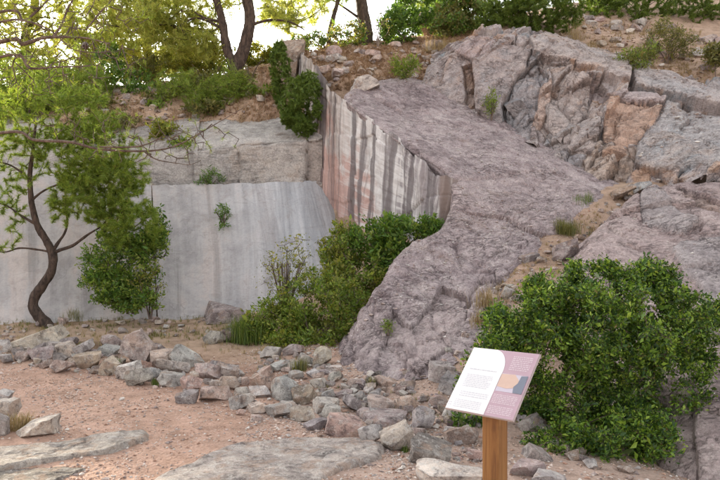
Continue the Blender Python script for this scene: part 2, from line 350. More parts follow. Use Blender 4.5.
def bark_material(name, a, b):
    m, nt = new_mat(name); co = nd(nt, 'TexCoord', out=3)
    n1 = tex(nt, mapping(nt, co, (1, 1, 0.35)), 14, 6, 0.7, 0.5); n2 = tex(nt, co, 60, 4, 0.6)
    col = mixc(nt, thresh(nt, n1, 0.38, 0.62), a, b)
    col = mixc(nt, 0.5, col, ramp(nt, n2, [(0.3, 0.42), (0.7, 0.6)]), 'OVERLAY')
    finish(nt, col, 0.9, n1, 0.03, 0.8, 0.2); return m
B_DARK = bark_material('pine_bark', (0.035, 0.026, 0.022), (0.11, 0.078, 0.062))
B_TWIG = bark_material('grey_twig_bark', (0.07, 0.05, 0.042), (0.19, 0.145, 0.12))
B_PALE = bark_material('pale_branch_bark', (0.15, 0.115, 0.09), (0.30, 0.25, 0.21))

# ---------------------------------------------------------------- terrain sheet
G = []                                            # ground control points
def gp(u, v, Y, dz=0): p = P(u, v, Y); G.append((p[0], p[1], p[2] + dz))
def gw(x, y, z): G.append((x, y, z))
for x in (-7, -3, 0, 3, 7): gw(x, 0, 0.02); gw(x, -8, 0.0)
for u, v, Y in [(-60,480,4.95),(100,480,4.93),(300,480,4.9),(450,480,4.95),(560,480,5.0),(0,430,6.3),(150,430,6.3),(250,425,6.5),
                (0,400,7.6),(120,400,7.6),(300,400,7.7),(0,362,9.6),(100,365,9.4),(200,372,9.0),(-80,360,9.7),
                (0,327,12.9),(60,324,13.0),(110,321,13.1),(160,320,13.2),(210,322,12.8),(260,320,12.6),(-90,328,12.9),(140,335,11.6),(60,338,11.4),(200,345,10.7),(250,340,10.8),
                (300,355,9.6),(330,352,9.6),(300,330,11.3),(340,315,11.5),(345,292,13.0),(390,262,12.7),(425,250,12.4),(300,385,8.3),(350,380,8.3),
                (350,420,6.95),(400,420,7.0),(400,390,7.85),(425,370,8.2),(440,352,8.6),(462,332,9.0),(478,320,9.3),(500,297,9.7),(530,258,10.7),(555,235,11.4),(590,210,12.2),(625,192,13.0),(650,186,13.4),
                (480,440,6.2),(470,400,7.1),(530,430,6.4),(520,350,8.3),(560,300,9.3)]: gp(u, v, Y)
gw(1.8, 6.6, 0.1); gw(2.4, 6.2, -0.05); gw(3.2, 6.2, -0.35); gw(3.2, 7.2, -0.2); gw(4.5, 6.5, -0.3); gw(3.0, 5.0, -0.2); gw(6, 5, -0.2)
for u, v, Y in [(400,300,10.3),(430,150,15),(520,170,14.3),(470,200,12.8),(450,110,16.7),(650,300,8.8),(720,250,9.7),(650,215,11.2),(760,400,7),(800,250,10)]: gp(u, v, Y, -0.75)
for u in (-120, 60, 160, 250, 300): gp(u, 250, 15.6)
for u in (-120, 60, 160, 250, 300): gp(u, 150, 17.2)
for u, v, Y in [(-120,110,19.5),(0,108,19.5),(100,112,18.6),(160,120,18.0),(250,112,18.0),(285,105,18.0),(-100,85,23),(50,88,22),(130,88,21),(200,82,21),(270,66,22),
                (330,56,20),(400,47,21),(385,80,18.0),(345,84,17.4),(460,42,20.5),(430,62,19.0),(310,52,19.8),(330,46,23),(400,40,24),(460,35,24),
                (500,30,19.6),(560,38,19.6),(620,62,18.6),(700,92,17.4),(640,22,21.5),(720,25,21.5),(600,0,24),(720,-15,25.5),(800,80,17.6),(820,10,23)]: gp(u, v, Y)
for u, v, Y in [(480,100,18.3),(520,110,18.0),(570,130,17.2),(620,150,16.4),(680,150,15.8),(750,130,15.8)]: gp(u, v, Y)
gw(4, 30, 12.5); gw(12, 28, 13); gw(-2, 28, 9.6); gw(-12, 28, 8.3); gw(-22, 24, 7.5); gw(20, 25, 12)
gw(-14, 16, 2.6); gw(-13, 10, 0.2); gw(12, 12, 2.5); gw(14, 16, 6); gw(22, 10, 2)
gw(0, 40, 8.5); gw(-20, 42, 6.0); gw(20, 42, 11); gw(0, 70, 4); gw(-60, 60, 2); gw(60, 60, 5); gw(-60, 0, -1); gw(60, 0, 0); gw(0, -60, -2); gw(-200, 200, 0); gw(200, 200, 0); gw(0, 220, 0); gw(-200, -100, -2); gw(200, -100, -2)
G = np.array(G); _C = 0.45
def _phi(d2): return np.sqrt(d2 + _C * _C)
_A = _phi(((G[:, None, :2] - G[None, :, :2]) ** 2).sum(2)); _N = len(G)
_Afull = np.zeros((_N + 1, _N + 1)); _Afull[:_N, :_N] = _A + np.eye(_N) * -0.02; _Afull[:_N, _N] = 1; _Afull[_N, :_N] = 1
_W = np.linalg.solve(_Afull, np.concatenate([G[:, 2], [0]]))
def ground_z(x, y):
    x = np.atleast_1d(np.asarray(x, float)); y = np.atleast_1d(np.asarray(y, float)); r = np.full(x.shape, _W[_N])
    for i in range(_N): r = r + _W[i] * _phi((x - G[i, 0]) ** 2 + (y - G[i, 1]) ** 2)
    p = np.stack([x, y, x * 0], 1)
    near = np.clip((y - 2) / 8, 0.25, 1) * np.clip(1.5 - np.hypot(x, y - 12) / 60, 0, 1)
    hill = np.clip((y - 15) / 2, 0, 1) * np.clip((40 - y) / 10, 0, 1)
    return r + hill * (0.16 * fbm(p * 0.8, 33, 4) + 0.05 * np.abs(fbm(p * 2.6, 35, 3))) + near * (0.05 * fbm(p * 0.9, 3, 4) + 0.02 * fbm(p * 4.0, 9, 3))
_lx, _ly = np.arange(-17, 17, 0.05), np.arange(2.5, 28, 0.05)
_a, _b = np.meshgrid(_lx, _ly); _LZ = ground_z(_a.ravel(), _b.ravel()).reshape(_a.shape)
def ground_fast(x, y):
    i = np.clip((np.asarray(x) - _lx[0]) / 0.05, 0, len(_lx) - 1.001); j = np.clip((np.asarray(y) - _ly[0]) / 0.05, 0, len(_ly) - 1.001); a = i.astype(int); b = j.astype(int); f = i - a; g = j - b
    return (_LZ[b, a] * (1 - f) + _LZ[b, a + 1] * f) * (1 - g) + (_LZ[b + 1, a] * (1 - f) + _LZ[b + 1, a + 1] * f) * g
def ground_at(u, v, lo=3.0, hi=26.0):
    """where the line of sight through a photo pixel first meets the ground"""
    Y = np.arange(lo, hi, 0.03); x = (u - U0) / F * Y; z = CAMZ - (v - V0) / F * Y
    g = ground_fast(x, Y); k = np.argmax(z < g)
    if z[k] >= g[k]: k = len(Y) - 1
    return np.array([x[k], Y[k], g[k]])

def axis(a, b, step, ext, grow=1.35):
    c = list(np.arange(a, b, step)); s = step; lo = [a]; hi = [c[-1]]
    while lo[-1] > ext[0]: s *= grow; lo.append(lo[-1] - s)
    s = step
    while hi[-1] < ext[1]: s *= grow; hi.append(hi[-1] + s)
    return np.array(lo[::-1][:-1] + c + hi[1:])
gx = axis(-9, 9, 0.075, (-900, 900)); gy = np.concatenate([axis(3.2, 15, 0.068, (-900, 15.1))[:-12], np.arange(15.1, 27, 0.14), 27 + np.cumsum(0.14 * 1.3 ** np.arange(26))])
XX, YY = np.meshgrid(gx, gy); xf, yf = XX.ravel(), YY.ravel(); zf = ground_z(xf, yf)
gv = np.stack([xf, yf, zf], 1)
def grid_faces(nr, nc):
    i = np.arange(nr * nc).reshape(nr, nc)
    return np.stack([i[:-1, :-1].ravel(), i[:-1, 1:].ravel(), i[1:, 1:].ravel(), i[1:, :-1].ravel()], 1)
# earth colours by where they lie: red gravel in front, sandy by the stones, brown litter on the hill
def zone_colour(x, y, z):
    p = np.stack([x, y, x * 0], 1); n = fbm(p * 0.7, 21, 4)
    red = np.array([0.41, 0.27, 0.205]); sand = np.array([0.37, 0.27, 0.195]); litter = np.array([0.44, 0.315, 0.225]); pink = np.array([0.42, 0.315, 0.26]); soil = np.array([0.20, 0.135, 0.085])
    c = np.tile(red, (len(x), 1))
    def lay(col, w): 
        nonlocal c
        w = np.clip(w, 0, 1)[:, None]; c = c * (1 - w) + col * w
    lay(pink, (x + 1.2) / 1.2 + n * 0.8)
    lay(sand, (y - 9.4) / 0.8 + n * 0.6)
    lay(soil, (n * 2.4 - 0.1) * (y > 9.8))
    lay(np.array([0.38, 0.27, 0.20]), np.clip((x - 0.6) / 0.6, 0, 1) * np.clip((y - 7) / 1.0, 0, 1) * (0.6 + n))
    lay(litter, (y - 16.2) / 1.5 + n * 0.5)
    lay(np.array([0.40, 0.29, 0.22]), np.clip((x - 4) / 2, 0, 1) * np.clip((y - 16) / 1, 0, 1) * 0.8)
    return np.concatenate([c, np.ones((len(x), 1))], 1)
ground = mesh_np('ground', gv, grid_faces(len(gy), len(gx)), M_GROUND, attrs={'zone': zone_colour(xf, yf, zf)})
tag(ground, 'red gravel floor rising to the quarry and the hill behind', kind='structure')

# ---------------------------------------------------------------- rock faces
def cr(p, t):
    """Catmull-Rom through points p at parameters t in [0, n-1]; p (n,...)"""
    n = len(p); i = np.clip(np.floor(t).astype(int), 0, n - 2); f = (t - i)[:, None, None]
    p0 = p[np.maximum(i - 1, 0)]; p1 = p[i]; p2 = p[i + 1]; p3 = p[np.minimum(i + 2, n - 1)]
    return 0.5 * (2 * p1 + (p2 - p0) * f + (2 * p0 - 5 * p1 + 4 * p2 - p3) * f**2 + (3 * p1 - p0 - 3 * p2 + p3) * f**3)
def lin(p, t):
    n = len(p); i = np.clip(np.floor(t).astype(int), 0, n - 2); f = (t - i)[:, None, None]
    return p[i] * (1 - f) + p[i + 1] * f
def params(c, axis_, res):
    d = np.linalg.norm(np.diff(c, axis=axis_), axis=2); d = d.max(axis=1 - axis_)
    t = [0.0]
    for k, L in enumerate(d):
        m = max(2, int(math.ceil(L / res))); t += list(k + (np.arange(m) + 1) / m)
    return np.array(t)
def in_poly(x, y, poly):
    c = np.zeros(len(x), bool); n = len(poly)
    for i in range(n):
        (x1, y1), (x2, y2) = poly[i], poly[(i + 1) % n]
        if y1 == y2: continue
        k = ((y1 > y) != (y2 > y)) & (x < (x2 - x1) * (y - y1) / (y2 - y1) + x1); c ^= k
    return c
def edge_dist(x, y, poly):
    d = np.full(len(x), 1e9); n = len(poly)
    for i in range(n):
        a = np.array(poly[i], float); b = np.array(poly[(i + 1) % n], float); ab = b - a; t = np.clip(((x - a[0]) * ab[0] + (y - a[1]) * ab[1]) / (ab @ ab), 0, 1)
        d = np.minimum(d, np.hypot(x - a[0] - t * ab[0], y - a[1] - t * ab[1]))
    return d
def rock_patch(name, ctrl, mat, disp, res=0.05, smooth_r=True, smooth_c=True, facing=(0, -1, 0.3), parent=None, label=None, kind='structure', sharp=None, facets=(), gap=0.10, tone_mix=0.5, ragged=None):
    """facets: natural joint blocks of the rock: (outline, set-forward metres, tilt across, tilt up, tint, brokenness)"""
    c = np.array([[P(*q) for q in row] for row in ctrl])
    tr, tc = params(c, 0, res), params(c, 1, res)
    s = (cr if smooth_r else lin)(c, tr)
    s = np.swapaxes((cr if smooth_c else lin)(np.swapaxes(s, 0, 1), tc), 0, 1)
    dr = np.gradient(s, axis=0); dc = np.gradient(s, axis=1); n = unit(np.cross(dc, dr))
    if (n.reshape(-1, 3) @ np.array(facing)).mean() < 0: n = -n
    st = np.zeros(s.shape)
    st[..., 0] = np.concatenate([np.zeros((s.shape[0], 1)), np.cumsum(np.linalg.norm(np.diff(s, axis=1), axis=2), 1)], 1).mean(0)[None, :]
    st[..., 1] = np.concatenate([np.zeros((1, s.shape[1])), np.cumsum(np.linalg.norm(np.diff(s, axis=0), axis=2), 0)], 0).mean(1)[:, None]
    p = s.reshape(-1, 3); nn = n.reshape(-1, 3); sf = st.reshape(-1, 3)
    tint = np.zeros((len(p), 4)); brk = np.ones(len(p)); off = np.zeros(len(p))
    if facets:
        wob = np.stack([fbm(p * 1.6, 91, 3), fbm(p * 1.6, 92, 3)], 1) * 2.2
        pu = U0 + p[:, 0] / p[:, 1] * F + wob[:, 0]; pv = V0 - (p[:, 2] - CAMZ) / p[:, 1] * F + wob[:, 1]
        for poly, fwd, tu, tv, colr, br in facets:
            k = in_poly(pu, pv, poly); c = np.mean(poly, 0)
            if not k.any(): continue
            e = edge_dist(pu[k], pv[k], poly)
            off[k] = fwd + tu * (pu[k] - c[0]) / 100 + tv * (pv[k] - c[1]) / 100 - gap * np.exp(-e / 1.1); brk[k] = br
            if colr is not None: tint[k, :3] = colr; tint[k, 3] = tone_mix
    d = (disp(p, sf, brk) if facets else disp(p, sf)) + off
    v = p + nn * d[:, None]
    if ragged:
        w = np.clip((sf[:, 1] - (sf[:, 1].max() - 0.3)) / 0.3, 0, 1) ** 2
        q = np.stack([sf[:, 0], sf[:, 0] * 0, sf[:, 0] * 0], 1); jag = 0.8 * fbm(q * 1.7, 17, 4) + 1.1 * np.minimum(0, blocky(q, 0.45, 1.0, 19, 0.6, 0.3))
        v = v + np.array(ragged)[None] * (jag * w)[:, None]
    o = mesh_np(name, v, grid_faces(len(tr), len(tc)), mat, parent, attrs={'st': sf, 'tint': tint}, sharp=sharp)
    if not parent: tag(o, label, kind=kind)
    return o

def d_slab(seed):
    def f(p, s):
        q = np.stack([s[:, 0] * 0.35, s[:, 1] * 0.9, s[:, 0] * 0], 1)
        d = 0.022 * fbm(p * 0.5, seed, 3) + 0.012 * fbm(p * 3, seed + 4, 4) + 0.010 * blocky(p, 0.5, 1.0, seed + 6, 0.6, 0.5) + 0.02 * blocky(p, 1.6, 1.0, seed, 0.3, 0.06)
        return d
    return f
slab_l = rock_patch('quarry_slab', [[(-170,345,12.7),(-60,340,12.8),(60,334,12.95),(157,330,13.15)], [(-170,155,15.7),(-60,160,15.7),(60,168,15.65),(151,184,15.5)]], M_SLAB2, d_slab(3), 0.06, False, False,
                    ragged=(0, .025, .035), label='plain grey sawn rock slab standing behind the bent pine')
slab_r = rock_patch('quarry_slab', [[(158.6,330,13.1),(205,330,13.1),(265,328,13.1),(320,320,13.3),(385,300,14.0)], [(155,255,14.2),(205,255,14.2),(262,253,14.2),(310,250,14.4),(354,240,15.25)], [(152.2,185,15.5),(198,184,15.55),(255,183,15.55),(300,181,15.7),(328,181,16.4)]],
                    M_SLAB, d_slab(8), 0.05, True, True, ragged=(0, .025, .035), label='pale streaked sawn rock slab leaning beside the striped wall')

def d_wall(p, s):
    st = np.stack([s[:, 0] * 2.2 + s[:, 1] * 0.15, s[:, 1] * 0.22, s[:, 0] * 0], 1)
    e = np.clip(np.minimum(1, (s[:, 1].max() - s[:, 1]) / 0.4), 0, 1)
    return 0.09 * fbm(st, 5, 4) + 0.05 * blocky(p, 0.5, 1.0, 6, 0.9, 0.5, None, (0.7, 0.7, 1.6)) * (1 - 0.75 * e) + 0.05 * blocky(p, 1.0, 1.0, 4, 0.5, 0.3) * (0.4 + 0.6 * e) + 0.012 * fbm(p * 6, 2, 3)
wall_cols = [((u1, v1, y1 - 0.10), (u2, v2, y2 - 0.10)) for (u1, v1, y1), (u2, v2, y2) in [((292,44,19.8),(292,220,19.5)), ((316,64,16.6),(317,255,16.1)), ((331,90,16.1),(334,262,15.6)), ((350,103,15.4),(352,272,15.0)), ((400,140,13.85),(402,278,13.5)), ((440,176,12.55),(441,280,12.3)), ((457,177,12.75),(458,280,12.5)), ((466,180,13.3),(466,280,13.1))]]
rock_patch('quarry_wall', [[b for t, b in wall_cols], [t for t, b in wall_cols]], M_STRIPE, d_wall, 0.045, False, False, (-0.7, -0.7, 0.1),
           ragged=(0, 0, .10), label='tall quarry cut streaked white red and dark grey')

_Mp = rotm('Z', 35) @ rotm('X', 35)
def d_slope(p, s, br=1.0):
    k = np.where(s[:, 1] > 4.2, np.clip((s[:, 0] - 1.35) / 0.5, 0.0, 1), 1.0)
    low = np.clip((2.6 - p[:, 2]) / 1.5, 0, 1)
    return k * (0.09 * fbm(p * 0.4, 11, 3) + (0.05 + 0.035 * low) * blocky(p, 1.9, 1.0, 12, 0.7, 0.9, _Mp, (1, 1.5, 0.8), 0.03) + (0.014 + 0.022 * low) * blocky(p, 0.6, 1.0, 15, 0.9, 1.2, _Mp, (1, 1.7, 0.8), 0.03)
            + 0.020 * blocky(p, 0.16, 1.0, 18, 1.0, 0.8, _Mp, (1, 1.6, 1)) + 0.014 * fbm(p * 8, 14, 3))
slope_rows = [
 [(330,352,10.9),(336,372,9.2),(350,378,8.6),(390,385,8.1),(440,378,8.0),(485,350,8.5)],
 [(342,335,11.4),(347,345,9.7),(362,333,9.4),(400,328,9.35),(445,318,9.4),(495,300,9.55)],
 [(368,295,12.0),(368,305,10.5),(382,288,10.3),(420,280,10.4),(470,270,10.6),(530,248,10.9)],
 [(395,265,12.6),(392,268,11.4),(405,250,11.2),(440,244,11.35),(490,234,11.6),(560,212,11.9)],
 [(440,245,12.8),(436,238,12.1),(446,224,11.9),(472,215,12.05),(522,205,12.5),(600,194,12.9)],
 [(440,200,13.1),(447,190,12.7),(455,180,12.65),(490,177,13.2),(540,172,13.8),(615,182,13.8)],
 [(396,150,14.2),(396,143,13.95),(402,139,13.95),(450,140,14.6),(510,142,15.1),(590,172,14.6)],
 [(346,112,15.7),(346,105,15.5),(352,100,15.5),(400,105,16.0),(452,106,16.6),(540,135,16.2)],
 [(346,100,16.9),(350,92,16.5),(358,88,16.5),(390,84,17.2),(430,84,17.8),(500,112,17.4)],
 [(350,98,17.8),(352,90,17.4),(362,84,17.4),(392,79,18.0),(432,78,18.6),(500,105,18.4)]]
SLF = [([(335,385),(350,330),(375,298),(393,312),(386,345),(374,385)], .04, .3, 0, (0.25, 0.20, 0.20), 1), ([(375,298),(398,258),(428,246),(442,290),(412,332),(393,312)], .06, 0, 0, None, 1), ([(393,312),(412,332),(442,290),(472,300),(458,345),(420,380),(386,345)], 0, 0, .2, (0.36, 0.29, 0.28), 1), ([(442,290),(428,246),(452,226),(500,236),(524,262),(472,300)], .05, 0, 0, None, 1),
       ([(452,226),(446,184),(500,177),(560,171),(604,190),(560,216),(500,236)], .02, 0, 0, (0.37, 0.30, 0.295), 1), ([(452,182),(402,140),(455,136),(510,142),(560,170),(500,176)], .06, 0, 0, None, 1)]
slope_rows = [r_ + [(r_[-1][0] + 30, r_[-1][1] + 22, r_[-1][2] + 0.05)] for r_ in slope_rows]
slope = rock_patch('rock_slope', slope_rows, M_PURPLE, d_slope, 0.042, facets=SLF, gap=0.035, sharp=40, label='purple grey bedrock slope with pale flecks', facing=(0, -0.6, 0.8))

_Mc = rotm('Y', 32) @ rotm('X', 15)
def d_cliff(p, s, br=1.0):
    return (0.10 * fbm(p * 0.4, 41, 3) + br * 0.30 * blocky(p, 0.95, 1.0, 44, 1.0, 0.25, _Mc, (0.6, 1, 1.9), 0.03) + br * 0.12 * blocky(p, 0.42, 1.0, 47, 1.0, 0.4, _Mc, (0.6, 1, 1.8), 0.03)
            + (0.25 + 0.75 * br) * 0.035 * blocky(p, 0.3, 1.0, 49, 1.0, 0.5, _Mc, (0.8, 1, 1.4), 0.03) + 0.012 * blocky(p, 0.14, 1.0, 52, 1.0, 0.4) + 0.012 * fbm(p * 5, 43, 3))
GRY, BLU, ORA, PAL, MAU, BRN = (0.355, 0.305, 0.295), (0.29, 0.285, 0.30), (0.46, 0.285, 0.19), (0.40, 0.34, 0.315), (0.37, 0.295, 0.29), (0.30, 0.215, 0.17)
CLF = [([(412,96),(424,64),(458,50),(463,66),(466,104),(440,104)], 0.05, 0, 0, GRY, .12), ([(463,66),(473,62),(476,108),(466,110)], -.18, 0, 0, BRN, .6), ([(455,52),(470,34),(488,32),(497,44),(490,52),(473,62)], 0.10, 0, .3, MAU, .25),
 ([(473,62),(490,52),(500,44),(530,52),(526,68),(512,86),(503,104),(500,132),(476,112)], 0.22, -.2, 0, GRY, .16), ([(526,68),(530,52),(540,64),(548,84),(540,112),(528,142),(500,132),(503,104),(512,86)], -.12, 0, 0, BLU, .9), ([(540,92),(552,84),(556,104),(540,126),(532,130)], 0.05, 0, 0, (0.50, 0.36, 0.29), .5),
 ([(528,42),(545,36),(575,44),(608,60),(628,72),(626,92),(600,82),(570,70),(545,62),(532,56)], 0.38, 0, .5, PAL, .10), ([(628,72),(660,80),(700,96),(740,108),(740,128),(708,116),(668,102),(632,92)], 0.50, 0, .5, (0.42, 0.37, 0.355), .10), ([(578,78),(600,84),(612,98),(604,108),(588,100)], -.30, 0, 0, MAU, .4),
 ([(548,66),(570,72),(590,84),(590,102),(604,110),(598,140),(586,156),(556,152),(540,126),(552,100)], 0.02, .2, 0, PAL, .55), ([(604,98),(628,94),(662,104),(664,112),(640,112),(610,108)], 0.42, 0, 1.2, MAU, .2), ([(606,109),(640,112),(660,114),(652,128),(636,146),(616,148),(602,138)], 0.22, 0, -.8, ORA, .35),
 ([(664,104),(700,116),(740,130),(740,168),(700,168),(660,172),(634,166),(638,148),(654,130)], 0.20, 0, 0, (0.36, 0.345, 0.345), .18), ([(586,156),(598,140),(616,148),(636,148),(632,170),(620,190),(596,190),(578,170)], -.02, 0, 0, (0.47, 0.37, 0.30), 1.0), ([(560,154),(586,156),(580,172),(598,192),(575,180)], 0.08, 0, 0, BLU, .4)]
cl = [[(416,94,17.7),(460,115,16.9),(500,134,16.1),(550,158,15.2),(600,192,14.0),(650,196,13.3),(700,185,13.0),(790,170,13.0)],
      [(420,84,17.8),(463,92,17.1),(503,106,16.5),(550,122,15.8),(600,150,14.8),(650,152,14.2),(700,146,14.0),(790,130,14.0)],
      [(424,72,18.0),(468,64,17.5),(508,74,17.0),(550,88,16.6),(600,112,15.8),(650,122,15.3),(700,126,15.0),(790,112,14.9)],
      [(428,62,18.2),(475,38,17.8),(515,44,17.4),(550,50,17.2),(600,76,16.7),(650,92,16.3),(700,106,15.8),(790,95,15.6)],
      [(432,56,19.2),(482,30,18.7),(525,36,18.6),(560,40,18.6),(606,60,18.2),(656,76,17.7),(706,92,17.1),(790,86,17.0)],
      [(434,56,20.4),(490,34,19.9),(535,40,19.9),(566,44,19.9),(612,64,19.3),(660,80,18.9),(712,96,18.4),(790,90,18.2)]]
cliff = rock_patch('cliff', cl, M_CLIFF, d_cliff, 0.036, sharp=34, gap=0.07, tone_mix=0.62, facets=[(pg, f_ * 0.72, a_, b_, c_, min(1, r_ * 1.25 + .06)) for pg, f_, a_, b_, c_, r_ in CLF], label='broken grey and ochre cliff under the hilltop shrubs', facing=(0, -1, 0.4))

_Mr = rotm('Y', -25) @ rotm('X', 30)
def d_right(p, s, br=1.0):
    return (0.12 * fbm(p * 0.45, 61, 3) + 0.10 * blocky(p, 2.0, 1.0, 64, 0.9, 0.5, _Mr, (1, 1, 1), 0.03) + 0.035 * blocky(p, 0.45, 1.0, 66, 1.0, 0.6, _Mr, (1, 1, 0.6), 0.03)
            + 0.014 * blocky(p, 0.13, 1.0, 68, 1.0, 0.6, _Mr, (1.6, 1, 0.7)) + 0.010 * fbm(p * 8, 63, 3))
DBL = (0.285, 0.28, 0.285)
RGT = [([(650,183),(664,195),(680,212),(698,224),(684,234),(662,228),(645,218),(638,200)], 0.10, .3, 0, DBL, 1), ([(668,250),(684,240),(745,236),(745,318),(705,302),(700,284),(684,270)], 0.10, 0, 0, DBL, 1), ([(672,188),(700,194),(740,206),(740,214),(705,206),(690,200)], -.08, 0, 0, BRN, 1), ([(700,206),(740,214),(740,236),(700,232)], .05, 0, 0, None, 1), ([(690,400),(745,385),(745,500),(700,500)], .06, 0, 0, None, 1)]
rr = [[(505,445,7.4),(545,480,6.6),(600,520,5.9),(690,560,4.9),(840,600,4.5)],
      [(515,368,8.5),(550,378,8.0),(610,392,7.4),(690,405,6.5),(840,415,6.0)],
      [(538,295,9.7),(565,285,9.2),(610,290,8.9),(680,300,8.5),(840,295,8.1)],
      [(560,262,10.6),(585,243,10.2),(620,236,10.2),(680,240,10.0),(840,225,9.8)],
      [(590,235,11.4),(612,214,11.1),(642,200,11.5),(690,194,11.7),(840,170,12.0)],
      [(610,232,12.2),(630,205,12.3),(655,192,12.8),(705,182,13.2),(840,160,13.6)]]
outcrop = rock_patch('rock_outcrop', rr, M_RIGHT, d_right, 0.04, facets=RGT, sharp=40, label='mauve and blue grey bedrock outcrop behind the glossy bush', facing=(-0.2, -0.7, 0.7))

def d_ledge(seed):
    def f(p, s, br=1.0):
        return 0.05 * fbm(p * 0.6, seed, 3) + 0.05 * blocky(p, 1.9, 1.0, seed + 1, 0.6, 0.6, None, (1.4, 1, 1), .03) + 0.014 * blocky(p, 0.4, 1.0, seed + 2, 0.9, 0.6, None, (1.6, 1, 0.7), .03) + 0.010 * fbm(p * 6, seed + 3, 3)
    return f
rock_patch('rock_ledge', [[(196,200,16.0),(250,200,16.0),(290,200,16.0),(322,200,16.0)], [(195,185,15.95),(250,184,15.95),(290,184,15.95),(322,186,15.95)], [(195,149,16.05),(250,143,16.05),(290,140,16.05),(322,138,16.05)],
           [(196,142,16.3),(250,137,16.3),(290,134,16.3),(322,132,16.3)], [(200,118,18.3),(250,114,18.3),(290,112,18.3),(322,108,18.3)], [(200,118,19.2),(250,114,19.2),(290,112,19.2),(322,108,19.2)]],
           M_LEDGE, d_ledge(71), 0.045, False, True, facets=[([(190,152),(240,145),(240,190),(190,190)], .10, 0, 0, (0.38, 0.355, 0.335), 1), ([(240,145),(306,141),(306,190),(240,190)], .16, 0, 0, (0.40, 0.365, 0.335), 1), ([(306,141),(326,139),(326,190),(306,190)], -.05, 0, 0, (0.30, 0.245, 0.215), 1), ([(190,150),(326,138),(326,104),(190,110)], 0, 0, 0, (0.44, 0.415, 0.39), 1)], label='squared grey rock ledge above the streaked slab', facing=(0, -1, 0.4))  # light falling on the ledge top is put into its paler facet tint
rock_patch('rock_ledge', [[(-150,200,16.3),(-40,200,16.3),(60,200,16.1),(110,200,15.9),(150,198,15.9),(197,198,15.9)], [(-150,168,16.5),(-40,168,16.5),(60,170,16.4),(115,172,16.0),(150,170,16.0),(197,160,16.1)],
           [(-150,140,17.2),(-40,140,17.2),(60,142,17.0),(120,148,16.7),(155,142,16.6),(198,140,16.4)], [(-150,120,18.5),(-40,118,18.5),(60,118,18.5),(125,122,18.3),(160,118,18.2),(200,116,18.2)], [(-150,118,20),(-40,116,20),(60,116,20),(125,120,19.6),(160,116,19.6),(200,114,19.6)]],
           M_LEDGE, d_ledge(81), 0.06, True, True, label='rounded grey brown ledge crowned with pine scrub', facing=(0, -1, 0.4))

# ---------------------------------------------------------------- loose rocks
def ico(n):
    b = bmesh.new(); bmesh.ops.create_icosphere(b, subdivisions=n, radius=1.0); b.verts.ensure_lookup_table()
    v = np.array([q.co[:] for q in b.verts]); f = np.array([[q.index for q in fc.verts] for fc in b.faces]); b.free(); return v, f
ICO = {k: ico(k) for k in (2, 3, 4, 5)}
def stone_shape(seed, dims, sub=3, cuts=13, rough=0.03):
    r = np.random.RandomState(seed); v, f = ICO[sub]; v = v.copy()
    A = np.array(Matrix.Rotation(r.uniform(-.5, .5), 3, 'Z') @ Matrix.Rotation(r.uniform(-.4, .4), 3, 'Y') @ Matrix.Rotation(r.uniform(-.4, .4), 3, 'X'))
    pl_ = [(unit(A @ n + r.normal(size=3) * 0.22), r.uniform(0.36, 0.62)) for n in np.array([[1, 0, 0], [-1, 0, 0], [0, 1, 0], [0, -1, 0], [0, 0, 1], [0, 0, -1.]])] if cuts else []
    pl_ += [(unit(r.normal(size=3)), r.uniform(0.5, 0.74)) for _ in range(max(0, cuts - 7))]
    for _ in range(2):
        for n, h in pl_:
            d = v @ n - h; v -= np.maximum(d, 0)[:, None] * n
    q = v * 1.6 + seed * 3.7
    v = v + unit(v) * (rough * 0.9 * fbm(q, seed % 90, 4) + rough * 0.8 * blocky(q, 0.55, 1.0, seed % 70, 0.8, 0.3))[:, None]
    lo, hi = v.min(0), v.max(0); v = (v - (lo + hi) / 2) / (hi - lo) * np.array(dims)
    return v, f
def stone(name, loc, dims, colour, seed, rot=(0, 0, 0), sub=3, label=None, cat='stone', group=None, cuts=13, parent=None, sink=0.12, rough=0.03, mat=None):
    v, f = stone_shape(seed, dims, sub, cuts, rough)
    M = np.array(Matrix.Rotation(rot[2], 3, 'Z') @ Matrix.Rotation(rot[1], 3, 'Y') @ Matrix.Rotation(rot[0], 3, 'X')); v = v @ M.T
    v[:, 2] -= v[:, 2].min() + sink * dims[2]
    o = mesh_np(name, v, f, mat or M_STONE, parent, sharp=26, attrs={'tint': np.tile(list(colour) + [0.7], (len(v), 1))} if mat else None)
    o.location = loc; o.color = c4(colour)
    if label: tag(o, label, cat, group)
    return o

C = dict(grey=(0.36, 0.335, 0.32), blue=(0.34, 0.335, 0.335), mauve=(0.30, 0.25, 0.245), dark=(0.20, 0.17, 0.17), tan=(0.43, 0.365, 0.305), brown=(0.32, 0.245, 0.195),
         pink=(0.44, 0.335, 0.30), salmon=(0.50, 0.345, 0.295), pale=(0.52, 0.48, 0.45), white=(0.62, 0.585, 0.54), orange=(0.44, 0.27, 0.18), red=(0.40, 0.255, 0.225), cream=(0.58, 0.52, 0.45))
WORD = dict(grey='grey', blue='bluish grey', mauve='mauve', dark='dark', tan='tan', brown='brown', pink='pinkish', salmon='salmon pink', pale='pale grey', white='whitish', orange='orange', red='reddish', cream='cream')
